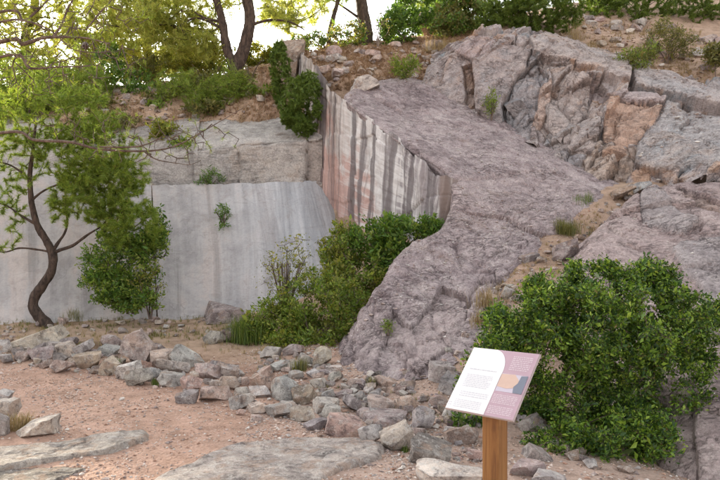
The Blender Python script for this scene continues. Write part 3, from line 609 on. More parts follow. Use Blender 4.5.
# u, v (centre), width px, height px, colour, tilt degrees (screen), label detail
ROW1 = 'in the stone row facing the bent pine'
ROW2 = 'in the stone row before the green shrub'
HEAP = 'in the rubble heap beside the flat bedrock'
BANK = 'on the gravel bank left of the panel'
S = [(37,343,52,19,'tan',-14,'long tilted slab laid atop '+ROW1),(23,357,20,11,'brown',0,ROW1),(43,356,28,18,'mauve',-8,ROW1),(61,368,25,14,'pink',-5,'standing forward '+ROW1),(5,360,14,10,'grey',0,'low at the end '+ROW1),(4,347,14,13,'pale',0,ROW1),
 (67,342,20,9,'mauve',0,'flat one '+ROW1),(54,348,16,11,'grey',0,ROW1),(67,352,22,17,'tan',0,ROW1),(56,359,20,10,'dark',0,ROW1),(81,353,26,14,'pale',-22,'slanting slab '+ROW1),(90,362,28,18,'brown',5,ROW1),(108,351,25,12,'blue',10,'flat one '+ROW1),(113,342,26,13,'mauve',5,ROW1),
 (111,367,22,20,'tan',0,'with moss '+ROW1),(139,351,33,31,'pink',18,'tall pyramid '+ROW1),(158,350,17,11,'mauve',0,ROW1),(130,373,25,17,'white',-12,'slab leaning forward '+ROW1),(139,380,28,17,'grey',-15,'lowest wedge '+ROW1),(147,367,13,11,'orange',0,ROW1),(161,361,24,17,'pink',0,ROW1),
 (174,368,30,17,'mauve',4,ROW1),(172,381,27,15,'grey',0,ROW1),(155,375,14,13,'blue',0,ROW1),(188,361,33,17,'blue',28,'long slanting slab '+ROW2),(197,357,10,9,'orange',0,'small one '+ROW2),(208,374,31,18,'pink',12,ROW2),(229,384,21,16,'brown',18,ROW2),(191,385,27,17,'salmon',6,ROW2),
 (187,398,23,14,'dark',0,'lying forward on gravel '+ROW2),(216,395,34,18,'pink',8,'lowest one '+ROW2),(217,385,15,10,'cream',0,ROW2),(231,374,25,13,'grey',20,ROW2),(217,367,15,11,'dark',0,ROW2),(263,382,31,24,'salmon',-22,'pyramid with pointed top '+ROW2),(260,393,24,12,'pale',0,ROW2),
 (242,404,23,15,'grey',-8,ROW2),(258,409,23,13,'tan',0,ROW2),(287,392,34,25,'blue',15,'large angular block '+ROW2),(304,397,22,19,'brown',-25,ROW2),(281,412,32,16,'grey',0,'low broad one '+ROW2),(302,415,24,16,'tan',0,HEAP),(318,426,28,12,'dark',-8,'flat one '+HEAP),(325,407,28,19,'pale',15,HEAP),
 (214,339,22,14,'grey',0,'lying loose at edge of the green shrub'),(229,336,21,15,'mauve',0,'lying loose at edge of the green shrub'),(271,354,21,13,'grey',0,'at the foot of the green shrub'),(293,351,21,10,'mauve',-20,'at the foot of the green shrub'),(322,359,19,22,'tan',0,'standing upright at the foot of the green shrub'),
 (305,361,17,14,'grey',0,'at the foot of the green shrub'),(280,367,22,12,'blue',0,'flat one at the foot of the green shrub'),(242,392,15,9,'pale',0,ROW2),(241,413,10,7,'salmon',0,'small one on gravel '+ROW2),(257,419,13,7,'pink',0,'small one on gravel '+ROW2),
 (345,427,40,22,'red',12,'sharp wedge '+HEAP),(359,406,33,15,'dark',15,HEAP),(381,407,30,13,'pink',12,'flat slab '+HEAP),(380,420,52,13,'mauve',0,'long flat slab '+HEAP),(371,436,25,20,'pale',0,HEAP),(396,440,34,31,'tan',0,'large block '+HEAP),(422,421,24,27,'blue',20,'upright angular block '+HEAP),
 (407,405,22,16,'salmon',0,HEAP),(430,454,42,28,'dark',10,'large purplish block '+HEAP),(448,478,64,24,'cream',3,'broad block on the ground before the signpost'),(460,437,32,21,'brown',0,'below the panel edge'),(442,373,26,21,'grey',0,BANK),(450,386,22,22,'blue',15,BANK),(438,402,18,13,'pink',0,BANK),
 (476,457,16,13,'red',0,'small one close by the signpost'),(386,383,22,12,'salmon',0,BANK),(409,386,18,11,'mauve',0,BANK),(354,385,16,11,'pink',0,HEAP),(359,396,13,9,'grey',0,HEAP),(330,412,20,14,'grey',0,HEAP),(336,376,14,9,'mauve',0,HEAP),(335,369,18,7,'pale',0,'flat one '+HEAP),(318,384,16,11,'pale',0,HEAP),
 (450,412,16,13,'grey',0,BANK),(313,374,14,9,'blue',0,HEAP),(296,376,16,10,'grey',0,HEAP),(344,395,16,10,'mauve',0,HEAP),(470,420,16,13,'dark',0,BANK),
 (532,425,30,22,'mauve',0,'half hidden under the glossy bush'),(537,454,30,18,'dark',8,'half hidden under the glossy bush'),(528,470,34,18,'mauve',0,'half hidden under the glossy bush'),(545,481,46,16,'grey',0,'half hidden under the glossy bush'),(478,476,20,14,'dark',0,'small one close by the signpost'),
 (38,430,45,19,'cream',-14,'lone rock on red gravel with dark underside'),(4,398,16,14,'white',0,'at the lower end of the red gravel path edge'),(6,411,22,20,'tan',0,'at the lower end of the red gravel path edge'),(1,427,14,24,'mauve',0,'at the lower end of the red gravel path edge'),
 (130,309,16,11,'pale',0,'small one at the foot of the leafy shrub'),(118,314,16,8,'tan',0,'small one at the foot of the leafy shrub'),
 (0,0,0,0,'grey',0,'')]
def tone(c, r): return tuple(np.clip((np.array(C[c]) * 0.8 + np.array([0.42, 0.37, 0.345]) * 0.2) * r.uniform(0.92, 1.25) + r.uniform(-0.012, 0.012, 3), 0.03, 0.8))
SHAPES = {}
rs = np.random.RandomState(5)
from collections import Counter
prep = []
for i, (u, v, w, h, col, tilt, place) in enumerate(S):
    if w == 0: continue
    prep.append((i, u, v, w, h, col, tilt, '%s stone %s' % (WORD[col], place.replace(' one ', ' ') if place else '')))
_by = {}
for q in prep: _by.setdefault(q[-1], []).append(q)
_rank = {2: ['larger', 'smaller'], 3: ['largest', 'middle-sized', 'smallest'], 4: ['largest', 'second largest', 'second smallest', 'smallest']}
prep = [q[:-1] + (('%s %s' % (_rank[len(_by[q[-1]])][sorted(_by[q[-1]], key=lambda z: (-z[3] * z[4], z[0])).index(q)], q[-1])) if 1 < len(_by[q[-1]]) <= 4 else q[-1],) for q in prep]
cnt = Counter(q[-1] for q in prep)
stone_tops = []
for i, u, v, w, h, col, tilt, lab in prep:
    g = ground_at(u, v + h * 0.42)
    Y = g[1]; W = 1.03 * w / F * Y; H = 1.03 * h / F * Y; D = (0.55 + 0.35 * rs.rand()) * max(W, H)
    Y += D * 0.35
    # higher stones of a heap rest on the lower ones: centre height follows the photo at the depth found
    base = CAMZ - (v + h * 0.5 - V0) / F * Y
    t = math.radians(tilt)
    o = stone('stone', ((u - U0) / F * Y, Y, base), (W * 1.04 / (abs(math.cos(t)) + 0.25 * abs(math.sin(t))), D, H * 1.08 / (abs(math.cos(t)) + 0.25 * abs(math.sin(t)))), tone(col, rs), 100 + i, (rs.uniform(-.12, .12), t, rs.uniform(-.25, .25)), 4 if w > 20 else 3, sink=0.0,
              label=lab, group=('look-alike stones ' + lab.split(' stone ', 1)[1]) if cnt[lab] > 1 else 'stones of the dry stone rows and rubble heap', rough=0.04)

# scattered small stones filling the heaps
def filler(n, us, vs, ws, cols, label, group, seed):
    r = np.random.RandomState(seed)
    for k in range(n):
        cn_ = cols[r.randint(len(cols))]; a = r.rand(); u = us[0] + (us[1] - us[0]) * a; vm = vs[0] + (vs[1] - vs[0]) * a + r.uniform(-vs[2], vs[2])
        g = ground_at(u, vm); w = r.uniform(*ws) / F * g[1]
        stone('stone', (g[0], g[1], g[2]), (w, w * r.uniform(.6, 1), w * r.uniform(.4, .75)), tone(cn_, r), 900 + seed * 97 + k, (r.uniform(-.4, .4), r.uniform(-.4, .4), r.uniform(0, 6)), 3, label=label % WORD[cn_], group=group, cuts=12, sink=0.25)
mixed = ['grey', 'mauve', 'pink', 'pale', 'tan', 'blue', 'dark']
filler(66, (262, 385), (364, 404, 18), (6, 15), mixed, 'small broken %s stone between the green shrub and the rubble heap', 'small stones of the rubble heap', 1)
filler(40, (0, 250), (352, 386, 10), (7, 16), ['brown', 'tan', 'grey', 'mauve', 'dark'], 'small %s stone wedged among the blocks of the stone row', 'small stones of the stone row', 2)
filler(54, (370, 480), (392, 450, 24), (6, 15), mixed + ['red', 'brown'], 'small %s stone on the slope between rubble heap and signpost', 'small stones below the panel', 3)
filler(22, (515, 640), (430, 470, 20), (8, 20), ['dark', 'mauve', 'brown', 'grey'], '%s stone lying in the shade under the glossy bush', 'stones under the glossy bush', 7)
def strewn(n, us, vs, ws, cols, label, seed):
    """small stones too many to pick apart, one object"""
    r = np.random.RandomState(seed); V, Fc, T = [], [], []; off = 0
    for k in range(n):
        a = r.rand(); u = us[0] + (us[1] - us[0]) * a; g = ground_at(u, vs[0] + (vs[1] - vs[0]) * a + r.uniform(-vs[2], vs[2])); w = r.uniform(*ws) / F * g[1] * (0.6 + 0.8 * r.rand() ** 3)
        v, f = stone_shape(3000 + seed * 200 + k, (w, w * r.uniform(.6, 1), w * r.uniform(.4, .75)), 2, 11); v = v @ np.array(Matrix.Rotation(r.uniform(0, 6), 3, 'Z') @ Matrix.Rotation(r.uniform(-.4, .4), 3, 'X')).T
        V.append(v + g + np.array([0, 0, w * .15])); Fc.append(f + off); off += len(v); T.append(np.tile(list(tone(cols[r.randint(len(cols))], r)) + [1], (len(v), 1)))
    return tag(mesh_np('small_stones', np.concatenate(V), np.concatenate(Fc), M_STONE_MIX, smooth=False, attrs={'tone': np.concatenate(T)}), label, 'stones', kind='stuff')
strewn(240, (-5, 300), (350, 398, 12), (3, 10), ['grey', 'tan', 'mauve', 'brown', 'pink', 'pale'], 'small stones packed between the blocks of the stone row', 12)
strewn(260, (260, 470), (368, 432, 30), (3, 10), ['grey', 'tan', 'mauve', 'pale', 'pink', 'dark'], 'small stones packed through the rubble heap', 13)
strewn(60, (395, 470), (388, 335, 14), (4, 11), ['pink', 'salmon', 'tan', 'grey'], 'small stones strewn on the gravel bank under the purple slope', 4)
strewn(90, (470, 640), (325, 192, 16), (4, 13), ['tan', 'grey', 'pink', 'brown', 'dark'], 'small stones strewn along the gully of dry grass', 5)
strewn(70, (0, 260), (330, 326, 9), (4, 12), ['grey', 'pink', 'tan', 'mauve'], 'small stones strewn at the foot of the sawn slabs', 6)
strewn(50, (0, 340), (385, 440, 30), (2.5, 6), ['pink', 'salmon', 'pale', 'grey'], 'pebbles lying loose on the open red gravel', 8)
strewn(110, (560, 730), (40, 66, 30), (4, 18), ['pink', 'grey', 'pale', 'mauve', 'tan'], 'stones strewn on the dry soil above the cliff', 9)
strewn(110, (305, 450), (74, 58, 18), (4, 14), ['pink', 'grey', 'pale', 'brown', 'mauve'], 'stones strewn on the pine litter of the hilltop', 10)
strewn(80, (80, 310), (112, 96, 16), (4, 16), ['brown', 'grey', 'mauve', 'tan'], 'stones strewn on the soil bank above the ledges', 11)

# named single rocks
def rock_at(u, v, Y, w, h, d, col, seed, label, name='boulder', tilt=0, sub=4, cuts=13):
    W = w / F * Y; H = h / F * Y; p = P(u, v + h / 2, Y)
    return stone(name, p, (W, d, H), C[col], seed, (0, math.radians(tilt), 0), sub, label, 'rock', None, cuts, sink=0.0, rough=0.045)
rock_at(363, 92, 16.7, 34, 17, 0.9, 'pale', 301, 'pale grey boulder on the brink above the striped wall', tilt=-18)
rock_at(226, 312, 12.9, 52, 22, 0.9, 'mauve', 302, 'low mauve boulder at the foot of the streaked slab')
rock_at(527, 259, 10.7, 22, 14, 0.35, 'dark', 303, 'dark boulder resting in the dry gully')
rock_at(541, 262, 10.6, 16, 12, 0.3, 'brown', 304, 'brown rounded boulder next to the dark one in the gully')
rock_at(508, 293, 9.7, 16, 14, 0.3, 'grey', 305, 'grey boulder below the yellow grass tuft')
rock_at(566, 252, 10.6, 30, 22, 0.5, 'mauve', 306, 'mauve boulder jutting over the glossy bush beside the gully', tilt=-30)
rock_at(622, 196, 12.7, 26, 11, 0.5, 'brown', 307, 'flat brown boulder at the head of the gully', tilt=-20)
rock_at(642, 188, 12.9, 20, 12, 0.4, 'blue', 308, 'pale bluish boulder at the head of the gully', tilt=-20)
rock_at(430, 362, 8.5, 26, 14, 0.4, 'salmon', 309, 'pinkish boulder at the foot of the purple slope')
rock_at(395, 357, 8.9, 24, 20, 0.4, 'mauve', 310, 'mauve boulder set in the foot of the purple slope')
rock_at(292, 62, 18.6, 26, 52, 0.8, 'brown', 311, 'brown rock pillar beside the columnar juniper', cuts=9)
rock_at(428, 22, 23.5, 26, 26, 1.2, 'pink', 312, 'pinkish rock among the hilltop bushes')
# big blocks standing out of the broken cliff
for k, (u, v, Y, w, h, d, tilt, tc) in enumerate([(588,152,14.7,30,30,0.7,-30,PAL),(556,126,15.6,24,50,0.7,-32,PAL),(520,112,16.3,20,40,0.7,-36,BLU),(616,160,14.2,34,22,0.6,-20,ORA),(660,160,14.1,44,26,0.7,10,GRY)]):
    W = w / F * Y; H = h / F * Y; p = P(u, v + h / 2, Y + 0.32)
    stone('rock_block', p, (W, d, H), tc, 400 + k, (0, math.radians(tilt), 0), 4, parent=cliff, cuts=10, sink=0.0, rough=0.05, mat=M_CLIFF)

# flat bedrock plates in the gravel
def plate(label, outline, thick, seed, colour, tiltz=0.0):
    """flat rock with an uneven rim; outline: photo pixels on the ground"""
    pts = np.array([ground_at(u, v) for u, v in outline]); c = pts.mean(0); n = len(pts); m = 160
    t = np.linspace(0, n, m, endpoint=False); i = t.astype(int); f = (t - i)[:, None]
    rim = pts[i % n] * (1 - f) + pts[(i + 1) % n] * f
    for _ in range(3): rim = 0.25 * np.roll(rim, 1, 0) + 0.5 * rim + 0.25 * np.roll(rim, -1, 0)
    zt = np.median(pts[:, 2]) + thick
    rings = []; R = 44
    for k in range(R):
        a = (k + 1) / R; q = c + (rim - c) * a
        q = q + np.stack([fbm(q * 3, seed, 3), fbm(q * 3, seed + 9, 3), 0 * q[:, 0]], 1) * 0.035 * a
        x = zt + (q[:, 1] - c[1]) * tiltz + 0.022 * fbm(q * 1.3, seed + 2, 4) + 0.012 * blocky(q, 0.35, 1.0, seed + 3, 0.7, 0.5) + 0.008 * fbm(q * 9, seed + 4, 3)
        x = x - 0.05 * np.clip((a - 0.93) / 0.07, 0, 1) ** 2
        rings.append(np.stack([q[:, 0], q[:, 1], x], 1))
    for dz, s in ((0.07, 1.005), (0.16, 1.0), (0.3, 0.97)):
        q = c + (rings[R - 1] - c) * s; q[:, 2] = rings[R - 1][:, 2] - dz; q += 0.02 * np.stack([fbm(q * 6, seed + 5, 3), fbm(q * 6, seed + 6, 3), fbm(q * 6, seed + 7, 3)], 1); rings.append(q)
    v = np.concatenate([[np.array([c[0], c[1], zt + 0.035 * fbm(c[None] * 1.3, seed + 2, 4)[0]])]] + rings); nr = len(rings)
    idx = 1 + np.arange(nr * m).reshape(nr, m)
    quads = np.stack([idx[:-1].ravel(), idx[1:].ravel(), np.roll(idx, -1, 1)[1:].ravel(), np.roll(idx, -1, 1)[:-1].ravel()], 1)
    tris = np.stack([np.zeros(m, int), idx[0], np.roll(idx[0], -1)], 1)
    PLATES.append(rings[R - 3][::4, :2].tolist())
    o = mesh_np('flat_rock', v, [quads, tris], M_STONE); o.color = c4(colour); return tag(o, label, 'rock')
PLATES = []
plate('broad flat grey bedrock plate set in the gravel before the rubble heap', [(120,500),(160,478),(230,446),(300,440),(360,444),(384,450),(382,460),(340,472),(315,484),(300,505)], 0.045, 501, (0.37, 0.325, 0.30))
plate('long flat grey stone step bedded in the red gravel', [(-40,470),(-10,450),(60,444),(120,434),(147,433),(150,442),(110,455),(50,463),(0,474),(-40,486)], 0.05, 521, (0.36, 0.32, 0.285))
plate('dark rock edge below the long stone step', [(-60,520),(-40,478),(10,472),(60,466),(90,470),(60,482),(20,500),(-20,530)], 0.02, 541, (0.23, 0.205, 0.18))  # thin plate, darker than the step above it

# gravel chips: nobody could count them
def chips(name, label, n, region, size, cols, seed):
    r = np.random.RandomState(seed); x = r.uniform(region[0], region[1], n); y = r.uniform(region[2], region[3], n)
    w = fbm(np.stack([x, y, 0 * x], 1) * 1.1, seed, 3) + r.uniform(-.4, .6, n); k = w > 0; x, y = x[k], y[k]
    for pg in PLATES: k = ~in_poly(x, y, pg) | (r.rand(len(x)) < 0.06); x, y = x[k], y[k]
    n = len(x)
    z = ground_fast(x, y); b = np.array([[1,0,0],[-.5,.85,0],[-.5,-.85,0],[.2,.1,.7],[-.1,-.1,-.5],[.5,.6,.3]]); fc = np.array([[0,5,3],[5,1,3],[1,2,3],[2,0,3],[0,4,5],[5,4,1],[1,4,2],[2,4,0]])
    s = size * np.exp(r.normal(0, 0.45, n)); a = r.uniform(0, 6.28, n); ca, sa = np.cos(a), np.sin(a)
    v = b[None] * (1 + r.uniform(-.35, .35, (n, 6, 3))); v = v * s[:, None, None] * np.array([1, 0.8, 0.7])
    v = np.stack([v[..., 0] * ca[:, None] - v[..., 1] * sa[:, None], v[..., 0] * sa[:, None] + v[..., 1] * ca[:, None], v[..., 2]], 2)
    v += np.stack([x, y, z + s * 0.15], 1)[:, None]
    f = (fc[None] + 6 * np.arange(n)[:, None, None]).reshape(-1, 3)
    cc = np.array(cols)[r.randint(0, len(cols), n)] * r.uniform(.8, 1.15, (n, 1)); cc = np.repeat(np.concatenate([cc, np.ones((n, 1))], 1), 6, 0)
    o = mesh_np(name, v.reshape(-1, 3), f, M_CHIP, smooth=False, attrs={'tone': cc}); return tag(o, label, 'gravel', kind='stuff')
def chips_on(target, label, n, size, cols, seed, keep):
    """chips lying on a rock face: positions and normals taken from its mesh"""
    me = target.data; co = np.zeros(len(me.vertices) * 3, np.float32); me.vertices.foreach_get('co', co); no = np.zeros(len(me.vertices) * 3, np.float32); me.vertex_normals.foreach_get('vector', no); co = co.reshape(-1, 3); no = no.reshape(-1, 3)
    r = np.random.RandomState(seed); ok = np.where((np.abs(no[:, 2]) > 0.5) & keep(co))[0]; ok = ok[fbm(co[ok] * 0.9, seed, 3) + r.uniform(-.4, .4, len(ok)) > 0.0]; ok = r.choice(ok, min(n, len(ok)), False); n = len(ok)
    b = np.array([[1,0,0],[-.5,.85,0],[-.5,-.85,0],[.2,.1,.5],[-.1,-.1,-.5],[.5,.6,.2]]); fc = np.array([[0,5,3],[5,1,3],[1,2,3],[2,0,3],[0,4,5],[5,4,1],[1,4,2],[2,4,0]])
    s_ = size * np.exp(r.normal(0, 0.5, n)); v = b[None] * (1 + r.uniform(-.35, .35, (n, 6, 3))) * s_[:, None, None]; a = r.uniform(0, 6.28, n); ca, sa = np.cos(a)[:, None], np.sin(a)[:, None]
    v = np.stack([v[..., 0] * ca - v[..., 1] * sa, v[..., 0] * sa + v[..., 1] * ca, v[..., 2] * .7], 2); v += (co[ok] + r.normal(size=(n, 3)) * [.015, .015, 0] + np.array([0, 0, .25]) * s_[:, None])[:, None]
    cc = np.array(cols)[r.randint(0, len(cols), n)] * r.uniform(.8, 1.15, (n, 1)); cc = np.repeat(np.concatenate([cc, np.ones((n, 1))], 1), 6, 0)
    return tag(mesh_np('gravel', v.reshape(-1, 3), (fc[None] + 6 * np.arange(n)[:, None, None]).reshape(-1, 3), M_CHIP, smooth=False, attrs={'tone': cc}), label, 'gravel', kind='stuff')
M_CHIP, nt = new_mat('gravel_chip')
finish(nt, mixc(nt, 0.6, nd(nt, 'Attribute', out=0, attribute_name='tone'), ramp(nt, tex(nt, nd(nt, 'TexCoord', out=3), 60, 4, 0.6), [(0.3, 0.4), (0.7, 0.6)]), 'OVERLAY'), 0.9, spec=0.2)
rc = [(0.43, 0.28, 0.21), (0.48, 0.35, 0.28), (0.34, 0.20, 0.145), (0.55, 0.45, 0.40), (0.30, 0.24, 0.22), (0.60, 0.54, 0.49)]
chips('gravel', 'loose red and pale stone chips over the gravel floor', 38000, (-6.5, 1.2, 4.6, 10.2), 0.010, rc, 31)
chips('gravel', 'loose pinkish stone chips on the bank by the rubble', 21000, (-1.2, 4.6, 4.8, 12.5), 0.014, rc + [(0.4, 0.36, 0.34)], 32)

chips('gravel', 'earth crumbs and bark chips over the hilltop', 16000, (-9, 10, 16.2, 23), 0.035, [(0.36, 0.24, 0.16), (0.30, 0.20, 0.14), (0.42, 0.32, 0.24), (0.48, 0.41, 0.36), (0.22, 0.15, 0.11)], 33)
pcol = [(0.55, 0.50, 0.47), (0.62, 0.58, 0.54), (0.48, 0.38, 0.34), (0.40, 0.32, 0.30)]
chips_on(slope, 'pale chips lying over the purple bedrock slope', 4200, 0.012, pcol, 41, lambda c: c[:, 2] > 0.6)
chips_on(outcrop, 'pale chips lying over the mauve outcrop', 900, 0.011, pcol, 42, lambda c: c[:, 2] > 0.3)
chips_on(cliff, 'stone crumbs caught on the ledges of the cliff', 1600, 0.022, pcol, 43, lambda c: c[:, 1] > 0)
# ---------------------------------------------------------------- plants
def tubes(pos, par, rad, sides=5):
    """separate tapered prisms from every node to its parent"""
    k = np.where(par >= 0)[0]; a = pos[par[k]]; b = pos[k]; ra = rad[par[k]]; rb = rad[k]; ra = np.minimum(ra, rb * 1.5)
    d = unit(b - a); ref = np.where(np.abs(d[:, 2:3]) > 0.9, np.array([[1., 0, 0]]), np.array([[0, 0, 1.]])); e1 = unit(np.cross(d, ref)); e2 = np.cross(d, e1)
    b = b + d * (rb[:, None] * 0.3)
    t = np.arange(sides) * 2 * math.pi / sides; c, s = np.cos(t)[None, :, None], np.sin(t)[None, :, None]
    off = e1[:, None] * c + e2[:, None] * s
    v = np.concatenate([a[:, None] + off * ra[:, None, None], b[:, None] + off * rb[:, None, None]], 1)
    j = np.arange(sides); q = np.stack([j, (j + 1) % sides, (j + 1) % sides + sides, j + sides], 1)
    f = (q[None] + (2 * sides) * np.arange(len(k))[:, None, None]).reshape(-1, 4)
    return v.reshape(-1, 3), f
def polytube(pts, rads, sides=14, seed=0, bump=0.12, res=0.06):
    pts = np.array(pts, float); n = len(pts); L = np.concatenate([[0], np.cumsum(np.linalg.norm(np.diff(pts, axis=0), axis=1))])
    m = max(8, int(L[-1] / res)); t = np.interp(np.linspace(0, L[-1], m), L, np.arange(n))
    c = cr(pts[:, None, :], t)[:, 0]; r = np.interp(t, np.arange(n), rads)
    d = unit(np.gradient(c, axis=0)); e1 = unit(np.cross(d, np.array([0.3, 1.0, 0.1]))); e2 = np.cross(d, e1)
    a = np.arange(sides) * 2 * math.pi / sides
    off = e1[:, None] * np.cos(a)[None, :, None] + e2[:, None] * np.sin(a)[None, :, None]
    v = c[:, None] + off * r[:, None, None]
    nz = fbm((v * np.array([9, 9, 4])).reshape(-1, 3), seed, 3).reshape(m, sides)
    v = v + off * (r[:, None] * bump * nz)[..., None]
    i = np.arange(m * sides).reshape(m, sides)
    f = np.stack([i[:-1].ravel(), np.roll(i, -1, 1)[:-1].ravel(), np.roll(i, -1, 1)[1:].ravel(), i[1:].ravel()], 1)
    return v.reshape(-1, 3), f, c, r
def grow(nodes, rads, att, r, seg=0.25, jit=0.12, up=0.0, far=0.3):
    """join every crown point to the nearest branch already there; returns a branching skeleton"""
    pos = [np.array(p) for p in nodes]; par = [-1] * len(pos); n0 = len(pos); arr = np.zeros((len(pos) + len(att) * 30, 3)); arr[:n0] = pos; n = n0
    parent = np.full(len(arr), -1); order = np.argsort([np.min(np.linalg.norm(arr[:n0] - a, axis=1)) for a in att]); tips = []
    for ai in order:
        a = att[ai]; dv = a - arr[:n]; d = np.linalg.norm(dv, axis=1)
        cost = d + up * np.maximum(0, -dv[:, 2]); k = int(np.argmin(cost)); D = d[k]; m = min(24, max(1, int(round(D / seg)))); last = k; p0 = arr[k].copy()
        side = r.normal(size=3) * jit * D
        for j in range(1, m + 1):
            f = j / m; arr[n] = p0 + (a - p0) * f + side * math.sin(f * math.pi) * 0.6 + (r.normal(size=3) * 0.02 * seg if j < m else 0) + np.array([0, 0, -0.12 * D * math.sin(f * math.pi)]) * (1 if up >= 0 else -1)
            parent[n] = last; last = n; n += 1
        tips.append(last)
    pos = arr[:n]; par = parent[:n]; cntc = np.zeros(n)
    hasc = np.zeros(n, bool); hasc[par[par >= 0]] = True; cntc[~hasc] = 1
    for k in range(n - 1, n0 - 1, -1): cntc[par[k]] += max(cntc[k], 1) if not hasc[k] else cntc[k]
    return pos, par, cntc, np.array(tips), n0
def ell_points(ells, r, shell=0.0, mul=1.0, clump=0.0, thr=-0.08):
    out = []
    for (u, v, Y, ru, rv, rY, n) in ells:
        n = int(n * mul)
        c = P(u, v, Y); k = unit(r.normal(size=(n, 3))); rad = r.uniform(0, 1, n) ** (1 / 3.0); rad = rad * (1 - shell) + shell * (0.8 + 0.2 * r.rand(n)) * np.maximum(rad, 0.6)
        out.append(c + k * rad[:, None] * np.array([ru / F * Y, rY, rv / F * Y]))
    out = np.concatenate(out)
    if clump: out = out[fbm(out * clump + 11.3, int(clump * 10), 2) + r.uniform(-.10, .10, len(out)) > thr]
    return out
def leaves(base, dirs, r, per, length, width, spread=0.9, along=0.08, fold=0.25, lv=0.35):
    """broad leaves: 4-vertex folded blades round each twig end"""
    n = len(base); B = np.repeat(base, per, 0); D = np.repeat(dirs, per, 0); N = n * per
    pos = B - D * (r.rand(N, 1) * along) + r.normal(size=(N, 3)) * along * 0.25
    d = unit(D * 0.55 + unit(r.normal(size=(N, 3))) * spread + np.array([0, 0, 0.25])); s = unit(np.cross(d, r.normal(size=(N, 3)))); up = np.cross(s, d)
    L = length * np.exp(r.normal(0, lv, N))[:, None]; w = width * (L / length)
    v = np.stack([pos, pos + d * L * 0.5 + s * w * 0.5 + up * w * fold, pos + d * L, pos + d * L * 0.5 - s * w * 0.5 + up * w * fold], 1)
    f = np.array([[0, 1, 2], [0, 2, 3]])[None] + 4 * np.arange(N)[:, None, None]
    return v.reshape(-1, 3), f.reshape(-1, 3)
def needles(base, dirs, r, per, length, width, spread=0.8, along=0.1, droop=0.0):
    n = len(base); B = np.repeat(base, per, 0); D = np.repeat(dirs, per, 0); N = n * per
    pos = B - D * (r.rand(N, 1) * along)
    d = unit(D * 0.75 + unit(r.normal(size=(N, 3))) * spread + np.array([0, 0, -droop])); s = unit(np.cross(d, r.normal(size=(N, 3))))
    L = length * r.uniform(0.65, 1.15, N)[:, None]
    v = np.stack([pos - s * width * 0.5, pos + s * width * 0.5, pos + d * L], 1)
    return v.reshape(-1, 3), np.arange(3 * N).reshape(-1, 3)

def plant(name, label, cat, base, stems, ells, seed, mat, bark=B_TWIG, kind='leaf', per=10, length=0.035, width=0.018, shell=0.3, seg=0.2, tip_r=0.003, power=0.42, jit=0.12, up=0.4, trunk_name='trunk', crown_name='crown',
          group=None, along=0.1, spread=0.9, inner=0.0, sides=3, max_r=0.05, mats=None, droop=0.0, tuft_frac=1.0, cbump=0.15, mul=1.0, clump=0.0, thr=-0.08, inner_mat=None):
    """stems: list of (points, radii) thick limbs; ells: crown volumes"""
    r = np.random.RandomState(seed); root = empty(name, tuple(base)); tag(root, label, cat, group)
    V, Fq, nodes, nr = [], [], [], []; off = 0
    for k, (pts, rad) in enumerate(stems):
        v, f, c, rr_ = polytube(pts, rad, 12 if max(rad) > 0.03 else 7, seed + k, cbump); V.append(v); Fq.append(f + off); off += len(v); nodes += list(c[::3]); nr += list(rr_[::3])
    att = ell_points(ells, r, shell, mul, clump, thr); att = att[np.argsort(r.rand(len(att)))]
    pos, par, cn, tips, n0 = grow(nodes, nr, att, r, seg, jit, up)
    rad = np.minimum(tip_r * np.maximum(cn, 1) ** power, max_r); rad[:n0] = np.minimum(np.array(nr), np.maximum(rad[:n0], 0.004))
    tv, tf = tubes(pos, par, rad, sides); V.append(tv); Fq.append(tf + off)
    loc = np.array(base, float)
    mesh_np(trunk_name, np.concatenate(V) - loc, np.concatenate(Fq), bark, root)
    if tuft_frac < 1: tips = tips[r.rand(len(tips)) < tuft_frac]
    d = unit(pos[tips] - pos[par[tips]]); b = pos[tips]
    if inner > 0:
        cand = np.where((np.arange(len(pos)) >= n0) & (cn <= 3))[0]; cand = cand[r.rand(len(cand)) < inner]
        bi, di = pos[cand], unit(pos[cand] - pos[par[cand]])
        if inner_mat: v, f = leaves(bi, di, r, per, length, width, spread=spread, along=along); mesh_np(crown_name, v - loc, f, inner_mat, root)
        else: b = np.concatenate([b, bi]); d = np.concatenate([d, di])
    fn = leaves if kind == 'leaf' else needles
    kw = dict(spread=spread, along=along)
    if kind != 'leaf': kw['droop'] = droop
    if mats:
        pick = r.rand(len(b)) < mats[1]
        v, f = fn(b[~pick], d[~pick], r, per, length, width, **kw); mesh_np(crown_name, v - loc, f, mat, root)
        v, f = fn(b[pick], d[pick], r, per, length, width, **kw); mesh_np(crown_name, v - loc, f, mats[0], root)
    else:
        v, f = fn(b, d, r, per, length, width, **kw); mesh_np(crown_name, v - loc, f, mat, root)
    return root
def pl(pts, Y=None): return [P(*(p if len(p) == 3 else (p[0], p[1], Y))) for p in pts]

